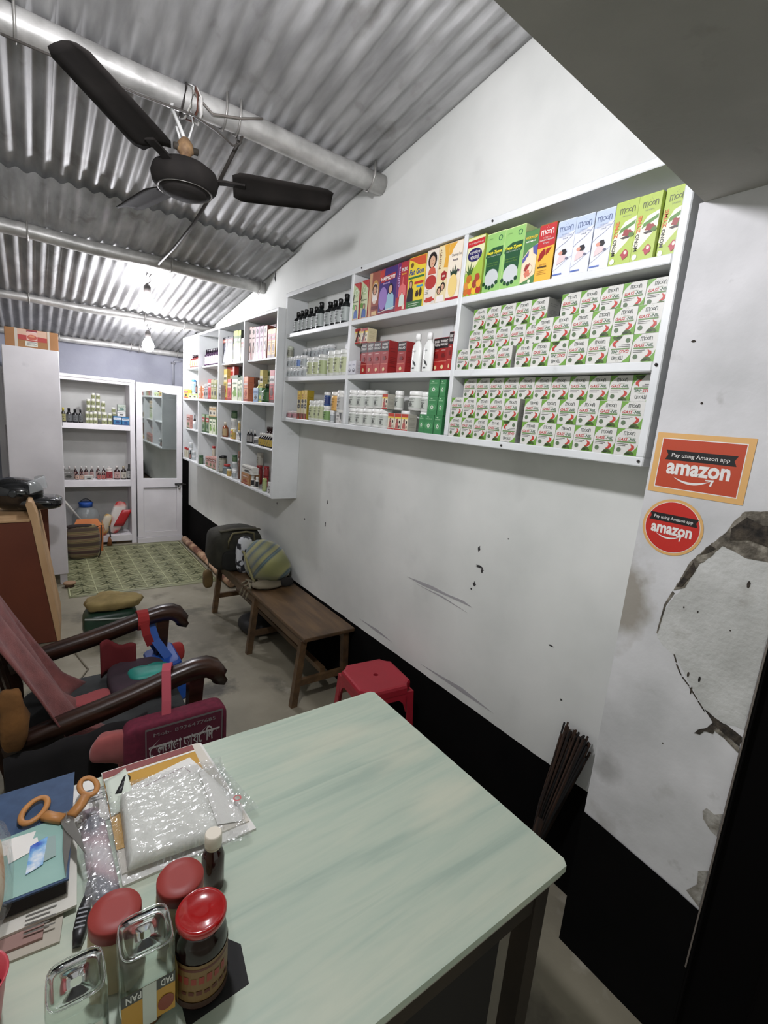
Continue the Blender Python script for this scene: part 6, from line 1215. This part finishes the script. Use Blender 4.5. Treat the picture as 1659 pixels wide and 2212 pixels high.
# ---------------------------------------------------------------- the goods on the shelves
# cell, layer, kind, x, y, z, width, depth, height in tenths of a millimetre
GOODS = """
NC1,,fruit,-1175,14795,22620,918,650,2200
NC1,,heppzyme,-1075,13871,22620,915,650,2150
NC1,,heppzyme,-1075,12949,22620,927,650,2130
NC1,,torso,-1075,12165,22620,610,650,1820
NC1,,liver,-1075,11515,22620,690,650,1870
NC1,,syrup_blue,-1075,10770,22620,680,650,1800
NC1,,syrup_blue,-1075,10105,22620,650,650,1780
NC1,,syrup_blue,-1075,9430,22620,640,650,1760
NC1,,monozyme,-1075,8756,22620,693,650,1810
NC1,,monozyme,-1075,8083,22620,659,650,1800
NC1,,monozyme,-925,7437,22620,616,650,1860
NB1,,coconut,-1200,23476,22620,617,600,1870
NB1,,coconut,-1100,22819,22620,687,600,1940
NB1,,portrait,-1100,21940,22620,920,600,2190
NB1,,haemovit,-1100,20745,22620,1470,600,2200
NB1,,asthma,-1100,19580,22620,840,600,2220
NB1,,fatgon,-1100,18535,22620,1210,600,2260
NB1,,lady,-1100,17495,22620,770,600,2320
NB1,,pushpi,-1100,16776,22620,653,600,2340
NB1,,charming,-1100,16044,22620,793,600,2330
NB2,,faulad,-725,23145,19750,533,600,1670
NB2,,faulad,-1000,22594,19750,553,600,1660
NB2,,faulad,-1000,22010,19750,580,600,1640
NB2,,faulad,-1000,21365,19750,670,600,1630
NB2,,faulad,-1000,20695,19750,630,600,1620
NB2,,faulad,-1000,19280,19750,640,600,1480
NB2,,lotion,-1275,18115,19750,650,350,1720
NB2,,lotion,-1275,17305,19750,650,350,1700
NB2,,faulad,-795,16960,19750,500,600,1470
NB2,,faulad,-900,16406,19750,573,600,1460
NB2,,faulad,-900,15980,19750,263,600,1650
NB2,stacked,bodybox_small,-1000,23355,21420,570,600,780
NB2,stacked,bodybox_small,-1000,22715,21420,610,600,740
NB2,,eyebox,-1280,23605,19750,370,500,710
NB2,,eyebox,-1280,23201,19750,421,500,720
NB3,bottom,jar_white,-1095,23408,17020,730,730,940
NB3,bottom,jar_white,-1095,22671,17020,730,730,940
NB3,bottom,jar_white,-1085,21883,17020,785,785,950
NB3,bottom,jar_white,-1133,21067,17020,694,694,960
NB3,bottom,jar_white,-1133,20355,17020,694,694,970
NB3,top,jar_white,-1151,23393,17960,744,744,970
NB3,top,jar_white,-1101,22648,17960,739,739,970
NB3,top,jar_white,-1085,21815,17970,790,790,960
NB3,top,jar_white,-1085,20996,17990,790,790,940
NB3,,bodybox,-1225,19420,17020,520,550,790
NB3,,bodybox,-1225,18865,17020,510,550,790
NB3,,bodybox,-1225,18315,17020,490,550,790
NB3,stacked,bodybox,-1250,20070,17990,460,500,740
NB3,,jar_white,-617,19293,17020,655,655,960
NB3,,jar_white,-617,18603,17020,655,655,980
NB3,top,jar_white,-948,19587,17980,488,488,950
NB3,top,jar_white,-867,18277,18000,852,852,920
NB3,top,jar_white,-867,17564,17020,566,566,935
NB3,top,jar_white,-867,17564,17955,566,566,935
NB3,bottom,greenbox,-1180,17090,17020,372,600,830
NB3,bottom,greenbox,-1180,16592,17020,618,600,820
NB3,bottom,greenbox,-1180,15985,17020,490,600,820
NB3,middle,greenbox,-1180,16480,17840,620,600,820
NB3,middle,greenbox,-1180,15910,17840,400,600,810
NB3,top,greenbox,-1180,16480,18660,660,600,720
NB3,top,greenbox,-1180,15900,18650,360,600,720
NA1,,bottle_dark,-1076,31288,22620,647,647,1390
NA1,,bottle_dark,-1126,30628,22620,548,548,1400
NA1,,bottle_dark,-1126,30064,22620,548,548,1420
NA1,,bottle_dark,-1103,29449,22620,593,593,1430
NA1,,bottle_dark,-1082,28748,22620,636,636,1410
NA1,,bottle_dark_l,-1082,28116,22620,636,636,1600
NA1,,bottle_dark,-1053,27048,22620,694,694,1480
NA1,,bottle_dark,-1114,26341,22620,573,573,1460
NA1,,bottle_dark,-1114,25749,22620,573,573,1470
NA1,,bottle_dark_l,-1085,25114,22620,631,631,1640
NA2,bottom,jar_small,-1200,31855,19750,583,583,630
NA2,bottom,jar_small,-1227,31299,19750,529,529,620
NA2,bottom,jar_small,-1238,30750,19750,525,525,610
NA2,bottom,jar_small,-1238,30212,19750,525,525,610
NA2,bottom,jar_small,-1205,29614,19750,572,572,630
NA2,middle,jar_small,-1214,31867,20380,557,557,710
NA2,middle,jar_small,-1248,31342,20380,488,488,720
NA2,middle,jar_small,-1289,30840,20370,423,423,740
NA2,middle,jar_blue,-1289,30412,20360,423,423,770
NA2,middle,jar_small,-1201,29787,20380,598,598,750
NA2,top,jar_beige,-1274,31920,21090,439,439,740
NA2,front,jar_yellow,-1075,28934,19750,790,790,1230
NA2,front,jar_yellow,-1099,28118,19750,762,762,1200
NA2,front,jar_yellow_l,-1099,27353,19750,762,762,1310
NA2,front,jar_yellow,-1136,26197,19750,688,688,1450
NA2,front,jar_yellow,-1136,25492,19750,688,688,1440
NA2,front,jar_yellow,-1110,24717,19750,741,741,1460
NA2,back,jar_small,-333,31357,19750,534,534,663
NA2,back,jar_small,-333,31357,20413,534,534,663
NA2,back,jar_small,-333,31357,21077,534,534,663
NA2,back,jar_small,-333,30807,19750,534,534,667
NA2,back,jar_small,-333,30807,20417,534,534,667
NA2,back,jar_small,-333,30807,21083,534,534,667
NA2,back,jar_small,-337,30253,19750,525,525,667
NA2,back,jar_small,-337,30253,20417,525,525,667
NA2,back,jar_small,-337,30253,21083,525,525,667
NA2,back,jar_small,-337,29712,19750,525,525,670
NA2,back,jar_small,-337,29712,20420,525,525,670
NA2,back,jar_small,-337,29712,21090,525,525,670
NA2,back,jar_small,-341,29170,19750,517,517,680
NA2,back,jar_small,-341,29170,20430,517,517,680
NA2,back,jar_small,-341,29170,21110,517,517,680
NA2,back,jar_small,-341,28640,19750,517,517,687
NA2,back,jar_small,-341,28640,20437,517,517,687
NA2,back,jar_small,-341,28640,21123,517,517,687
NA2,back,jar_small,-288,27995,19750,625,625,690
NA2,back,jar_small,-288,27995,20440,625,625,690
NA2,back,jar_small,-288,27995,21130,625,625,690
NA3,,jar_pink,-1119,31602,17020,761,761,470
NA3,,jar_pink,-1119,30817,17020,761,761,500
NA3,,tube_box,-1200,29890,17020,500,500,1840
NA3,,tube_box,-1200,29360,17020,460,500,1870
NA3,,tube_box,-1200,28923,17020,380,500,1880
NA3,,jar_yellow,-1076,28360,17020,739,739,1240
NA3,,jar_yellow,-1213,27599,17020,535,535,1250
NA3,,jar_yellow,-1213,27055,17020,535,535,1280
NA3,,jar_green_y,-1126,26497,17020,547,547,970
NA3,bottom,jar_small,-1338,25503,17020,314,314,710
NA3,bottom,box_white,-1250,24510,17020,600,500,620
NA3,top,jar_navy,-1177,26540,17990,432,432,820
NA3,top,jar_orange,-1133,25485,17730,635,635,1090
NA3,top,jar_white2,-1133,24834,17640,635,635,1270
F41,,lady_pink,-1375,38645,21180,690,550,2490
F41,,lady_pink,-1375,37900,21180,760,550,2420
F41,,lady_violet,-1375,37100,21180,740,550,2390
F41,,lady_violet,-1375,36325,21180,710,550,2360
F41,,lady_beige,-1375,35585,21180,670,550,2320
F41,,redyellow,-1375,34740,21180,680,550,1990
F41,,redyellow,-1375,34040,21180,640,550,1970
F41,,maroon,-750,35945,21180,1510,500,2530
F31,,blackbox,-1400,44775,21180,1330,500,2230
F31,,blackbox,-1400,43385,21180,1410,500,2170
F31,,limebox,-1400,41985,21180,1130,500,2560
F31,,limebox,-1400,41065,21180,590,500,2510
F31,,whitebox,-1400,40400,21180,500,500,1810
F21,,bottle_purple,-1241,51588,21180,550,550,1630
F21,,bottle_purple,-1242,51040,21180,541,541,1620
F21,,bottle_purple,-1242,50455,21180,611,611,1620
F21,,bottle_purple,-1255,49817,21180,589,589,1610
F21,,bottle_purple,-1272,49211,21180,556,556,1600
F21,,bottle_purple,-1277,48638,21180,546,546,1600
F21,,bottle_purple,-1283,48075,21180,535,535,1590
F21,,bottle_purple,-1283,47523,21180,535,535,1590
F11,,bottle_orange,-1142,56848,21180,817,817,1400
F11,,bottle_orange,-1164,56007,21180,771,771,1390
F11,,bottle_orange,-1164,55212,21180,771,771,1390
F11,,bottle_orange,-1161,54409,21180,779,779,1380
F42,,orangebox,-1700,38515,17950,950,500,1920
F42,,bottle_lime,-1195,37537,17950,538,500,1700
F42,,ltbluebox,-1750,36502,17950,969,300,1050
F42,,greenbox2,-1700,35700,17950,619,300,1070
F42,,bottle_green,-1550,34943,17950,900,500,1350
F42,,redbox,-1550,33685,17950,870,500,2310
F42,back,brownbox,-1245,38423,17950,1240,400,1910
F42,back,redwhite,-740,37897,17950,459,400,2230
F42,back,yellowwhite,-1100,36967,17950,589,400,2470
F42,back,greenwhite,-695,36555,17950,1150,400,2450
F32,front,greypack,-1750,45050,17950,540,400,1300
F32,front,yellowpack,-585,44405,17950,1470,500,1280
F32,front,redpack,-1550,42959,17950,903,500,1840
F32,front,greenspine,-1400,41575,17950,1470,800,2120
F32,front,greenwhite,-1550,40505,17950,550,500,1900
F32,front,greenwhite,-1550,40005,17950,370,500,1990
F32,back,yellowpack,-1395,44875,17950,890,300,2740
F32,back,redarch,-1040,44400,17950,2003,400,2980
F22,,orangewhite,-1700,51540,17950,600,500,1250
F22,,orangewhite,-1195,51540,17950,540,500,1280
F22,,orangewhite,-1550,50955,17950,530,500,1290
F22,,greypack,-1550,50260,17950,660,500,1460
F22,,greypack,-1550,49570,17950,580,500,1490
F22,,redpack,-1550,48770,17950,860,500,1870
F22,,olivepack,-1550,47875,17950,810,500,1830
F22,,olivepack,-1550,46990,17950,820,500,1780
F12,bottom,packet_yellow,-1750,56969,17950,1670,400,900
F12,bottom,whitegreen,-1650,55306,17950,1640,500,470
F12,bottom,whitegreen,-1650,53620,17950,1600,500,500
F12,top,jar_bluelid,-1289,56302,18420,512,512,1520
F12,top,bottle_dark_s,-1591,54090,18450,211,211,1260
F43,front,bottle_wcap,-1524,38785,14620,251,251,1090
F43,front,bottle_wcap,-1374,38532,14620,251,251,1120
F43,front,jar_tiny,-1214,37419,14620,668,668,620
F43,front,bottle_wcap,-1292,37950,14620,250,250,1080
F43,front,bottle_ylabel,-1389,36383,14620,421,421,1000
F43,front,bottle_ylabel,-1393,35949,14620,414,414,1020
F43,front,bottle_ylabel,-1396,35522,14620,407,407,1030
F43,front,bottle_ylabel,-1396,35102,14620,407,407,1040
F43,front,bottle_ylabel,-1399,34674,14620,401,401,1060
F43,front,bottle_ylabel,-1399,34260,14620,401,401,1050
F43,back,bottle_brown,-628,36809,14620,534,534,1480
F43,back,bottle_brown,-628,36258,14620,545,545,1510
F43,back,bottle_brown,-593,35616,14620,614,614,1620
F33,front,bottle_amber,-1366,45130,14620,551,551,1360
F33,front,packet_yellow,-1400,42895,14620,562,300,820
F33,front,jar_honey,-1414,42490,14620,247,247,770
F33,front,box_photo,-1400,40980,14620,940,400,690
F33,back,jar_white2,-653,44865,14620,576,576,880
F33,back,jar_white2,-653,44865,15500,576,576,880
F33,back,jar_honey,-831,42960,14620,231,231,795
F33,back,jar_honey,-831,42960,15415,231,231,795
F33,top,jar_green,-655,44814,16380,573,573,690
F23,,redgreenbox,-1400,51278,14620,995,500,1800
F23,,redgreenbox,-1300,50237,14620,1085,500,1800
F23,,greenwhite,-1300,49045,14620,1030,500,1690
F23,,greenwhite,-1300,47970,14620,980,500,1710
F23,top,smallwhite,-1300,49110,16310,1020,500,1000
F23,top,smallwhite,-1300,48020,16330,1020,500,980
F13,,bottle_yellow,-1141,57582,14620,409,409,780
F13,,jar_small,-1337,55744,14620,413,413,880
F13,,pinkbox,-1500,57110,14620,1360,300,1510
F13,,bottle_dark_s,-807,57656,14620,249,249,1550
F44,front,carton,-1500,38105,11280,1770,900,950
F44,front,bottle_blabel,-1739,36947,11280,312,312,880
F44,front,bottle_blabel,-1747,35998,11280,296,296,910
F44,front,jar_glassgreen,-1661,34706,11280,366,366,990
F44,front,box_blacklogo,-1700,33245,11280,590,400,900
F44,back,jar_redtin,-730,38138,11280,523,523,1560
F44,back,jar_redtin,-756,36612,11280,474,474,840
F44,back,jar_redtin,-756,36612,12120,474,474,840
F44,top,jar_white_tall,-612,38347,12840,559,559,1050
F44,top,whitebox_tilt,-1700,37750,12230,2480,500,600
F34,front,jar_blackcap,-1557,45081,11280,745,745,1600
F34,front,bottle_redlid,-1407,44329,11280,745,745,890
F34,front,jar_honey,-1676,42894,11280,434,434,600
F34,front,jar_small,-1688,41412,11280,412,412,730
F34,back,jar_small,-967,43511,11280,451,451,610
F34,back,jar_small,-967,43511,11890,451,451,610
F34,top,jar_green,-958,43561,12500,470,470,610
F34,front,brownbox,-1300,41005,11280,370,400,2430
F24,bottom,jar_green,-1720,51617,11280,446,446,920
F24,bottom,pinkbox,-1600,49265,11280,1130,400,1040
F24,bottom,pinkbox,-1600,48075,11280,1110,400,1140
F24,bottom,pinkbox,-1600,46960,11280,980,400,1230
F24,top,jar_redlid,-1328,48668,12420,334,334,1010
F14,bottom,jar_redlid,-1784,57674,11280,267,267,1190
F14,bottom,jar_redlid,-1639,57406,11280,258,258,1120
F14,bottom,bottle_dark_s,-1685,56024,11280,222,222,990
F14,bottom,jar_small,-1577,54975,11280,433,433,510
F14,bottom,jar_small,-1577,54975,11790,433,433,510
F14,top,jar_small,-1491,56544,11280,406,406,597
F14,top,jar_small,-1491,56544,11877,406,406,597
F14,top,jar_small,-1491,56544,12473,406,406,597
NC3,front,gass,-1120,14905,17020,715,700,808
NC3,front,gass,-1120,14187,17020,715,700,808
NC3,front,gass,-1120,13468,17020,715,700,808
NC3,front,gass,-1120,12750,17020,715,700,808
NC3,front,gass_inv,-1120,12031,17020,715,700,808
NC3,front,gass,-1120,11087,17020,715,700,808
NC3,front,gass,-1120,10368,17020,715,700,808
NC3,front,gass,-1120,9650,17020,715,700,808
NC3,front,gass,-1120,8932,17020,715,700,808
NC3,front,gass,-1120,8213,17020,715,700,808
NC3,front,gass,-1120,7495,17020,715,700,808
NC3,front,gass,-1120,14905,17828,715,700,808
NC3,front,gass,-1120,14187,17828,715,700,808
NC3,front,gass,-1120,13469,17828,715,700,808
NC3,front,gass,-1120,12751,17828,715,700,808
NC3,front,gass,-1120,12033,17828,715,700,808
NC3,front,gass,-1120,11086,17828,715,700,808
NC3,front,gass,-1120,10368,17828,715,700,808
NC3,front,gass,-1120,9650,17828,715,700,808
NC3,front,gass,-1120,8931,17828,715,700,808
NC3,front,gass,-1120,8213,17828,715,700,808
NC3,front,gass,-1120,7495,17828,715,700,808
NC3,back,gass,-720,14678,18636,715,700,808
NC3,back,gass,-720,13960,18636,715,700,808
NC3,back,gass,-720,13242,18636,715,700,808
NC3,back,gass,-720,12523,18636,715,700,808
NC3,back,gass,-720,11805,18636,715,700,808
NC3,back,gass,-720,11087,18636,715,700,808
NC3,back,gass,-720,10368,18636,715,700,808
NC3,back,gass,-720,9650,18636,715,700,808
NC3,back,gass,-720,8932,18636,715,700,808
NC3,back,gass,-720,8213,18636,715,700,808
NC3,back,gass_inv,-720,7495,18636,715,700,808
NC2,front,gass,-1120,14860,19750,715,700,808
NC2,front,gass,-1120,14141,19750,715,700,808
NC2,front,gass,-1120,13421,19750,715,700,808
NC2,front,gass,-1120,12703,19750,715,700,808
NC2,front,gass,-1120,11805,19750,715,700,808
NC2,front,gass,-1120,11086,19750,715,700,808
NC2,front,gass_inv,-1120,10368,19750,715,700,808
NC2,front,gass,-1120,9650,19750,715,700,808
NC2,front,gass,-1120,8931,19750,715,700,808
NC2,front,gass_inv,-1120,8213,19750,715,700,808
NC2,front,gass,-1120,7495,19750,715,700,808
NC2,back,gass,-720,14678,20558,715,700,808
NC2,back,gass,-720,13960,20558,715,700,808
NC2,back,gass,-720,13241,20558,715,700,808
NC2,back,gass,-720,12523,20558,715,700,808
NC2,back,gass,-720,11805,20558,715,700,808
NC2,front,gass,-1120,11087,20558,715,700,808
NC2,front,gass,-1120,10368,20558,715,700,808
NC2,front,gass,-1120,9650,20558,715,700,808
NC2,front,gass,-1120,8932,20558,715,700,808
NC2,front,gass,-1120,8213,20558,715,700,808
NC2,front,gass,-1120,7495,20558,715,700,808
NC2,back,gass,-720,14570,21366,715,700,808
NC2,back,gass,-720,13852,21366,715,700,808
NC2,back,gass,-720,13134,21366,715,700,808
NC2,back,gass,-720,12414,21366,715,700,808
NC2,back,gass,-720,11695,21366,715,700,808
NC2,back,gass,-720,10445,21366,715,700,808
NC2,back,gass,-720,9727,21366,715,700,808
NC2,back,gass,-720,9009,21366,715,700,808
NC2,back,gass,-720,8289,21366,715,700,808
NC2,back,gass,-720,7571,21366,715,700,808
K3,,bottle_dark2,-6640,64300,7790,427,427,1840
K3,,bottle_syrup,-7915,64300,7790,650,650,1610
K3,,bottle_syrup_w,-7220,64300,7790,582,582,1600
K3,,bottle_syrup,-8655,65200,7790,359,359,1410
K3,,bottle_syrup,-10405,65200,7790,378,378,1390
K3,,bottle_syrup,-9770,65200,7790,427,427,1390
K3,,bottle_syrup,-9195,65200,7790,417,417,1400
K3,,jar_redband,-8705,64300,7790,689,689,1330
K3,,bottle_syrup,-12025,65200,7790,359,359,1370
K3,,bottle_syrup,-11460,65200,7790,369,369,1380
K3,,bottle_syrup,-10975,65200,7790,417,417,1380
K3,,bottle_syrup,-13110,65200,7790,330,330,1360
K3,,bottle_syrup,-12615,65200,7790,378,378,1370
K3,,pack_paper,-10815,64200,7790,883,500,470
K3,,bottle_small,-11945,64300,7790,417,417,860
K3,,bottle_small,-11490,64300,7790,369,369,870
K3,,bottle_syrup2,-9330,64300,7790,388,388,970
K3,,bottle_syrup2,-9765,64300,7790,398,398,970
K3,,pack_grey,-12775,64300,7790,1096,500,1130
K1,,box_blue,-6905,64400,14200,766,600,960
K1,,jar_cream,-10750,64400,14200,310,310,560
K1,,jar_cream,-10380,64400,14200,349,349,590
K1,,jar_cream,-9950,64400,14200,427,427,620
K1,,jar_cream,-9075,64400,14200,592,592,650
K1,,box_blue,-7760,64400,14200,815,600,1010
K1,,jar_cream,-8495,64400,14200,417,417,660
K1,,bottle_round_y,-13000,64400,14200,446,446,1590
K1,,jar_grey,-9550,64400,14200,272,272,540
K1,,bottle_round,-12470,64400,14200,543,543,1560
K1,,bottle_round,-11895,64400,14200,553,553,1530
K1,,bottle_round,-11385,64400,14200,417,417,1490
K1,,jar_cream,-10745,64500,14760,359,359,760
K1,,jar_cream,-10350,64500,14790,330,330,680
K1,,jar_cream,-9545,64500,14740,320,320,800
K1,,jar_cream,-9945,64500,14820,378,378,740
K1,,jar_cream,-9040,64500,14850,563,563,670
K1,,jar_cream,-8465,64500,14860,417,417,590
K1,,jar_cream,-8025,64400,15210,398,398,360
K1,,bowl_white,-7340,64400,15210,834,600,590
K1,,jar_cream,-9145,64500,15520,417,417,610
K1,,jar_cream,-10590,64500,15520,407,407,700
K1,,jar_cream,-9660,64500,15560,407,407,660
K1,,jar_cream,-8115,64400,15570,398,398,620
K1,,jar_cream,-10125,64500,15560,398,398,670
K1,,box_grey,-7300,64400,15800,834,600,750
K1,,jar_cream,-9125,64500,16130,417,417,670
K1,,jar_cream,-10570,64500,16220,407,407,710
K1,,jar_cream,-9640,64500,16220,407,407,720
K1,,jar_cream,-10105,64500,16230,398,398,720
K1,,jar_cream,-9620,64500,16940,407,407,630
K1,,jar_cream,-10085,64500,16950,398,398,650
"""
place_items(GOODS)
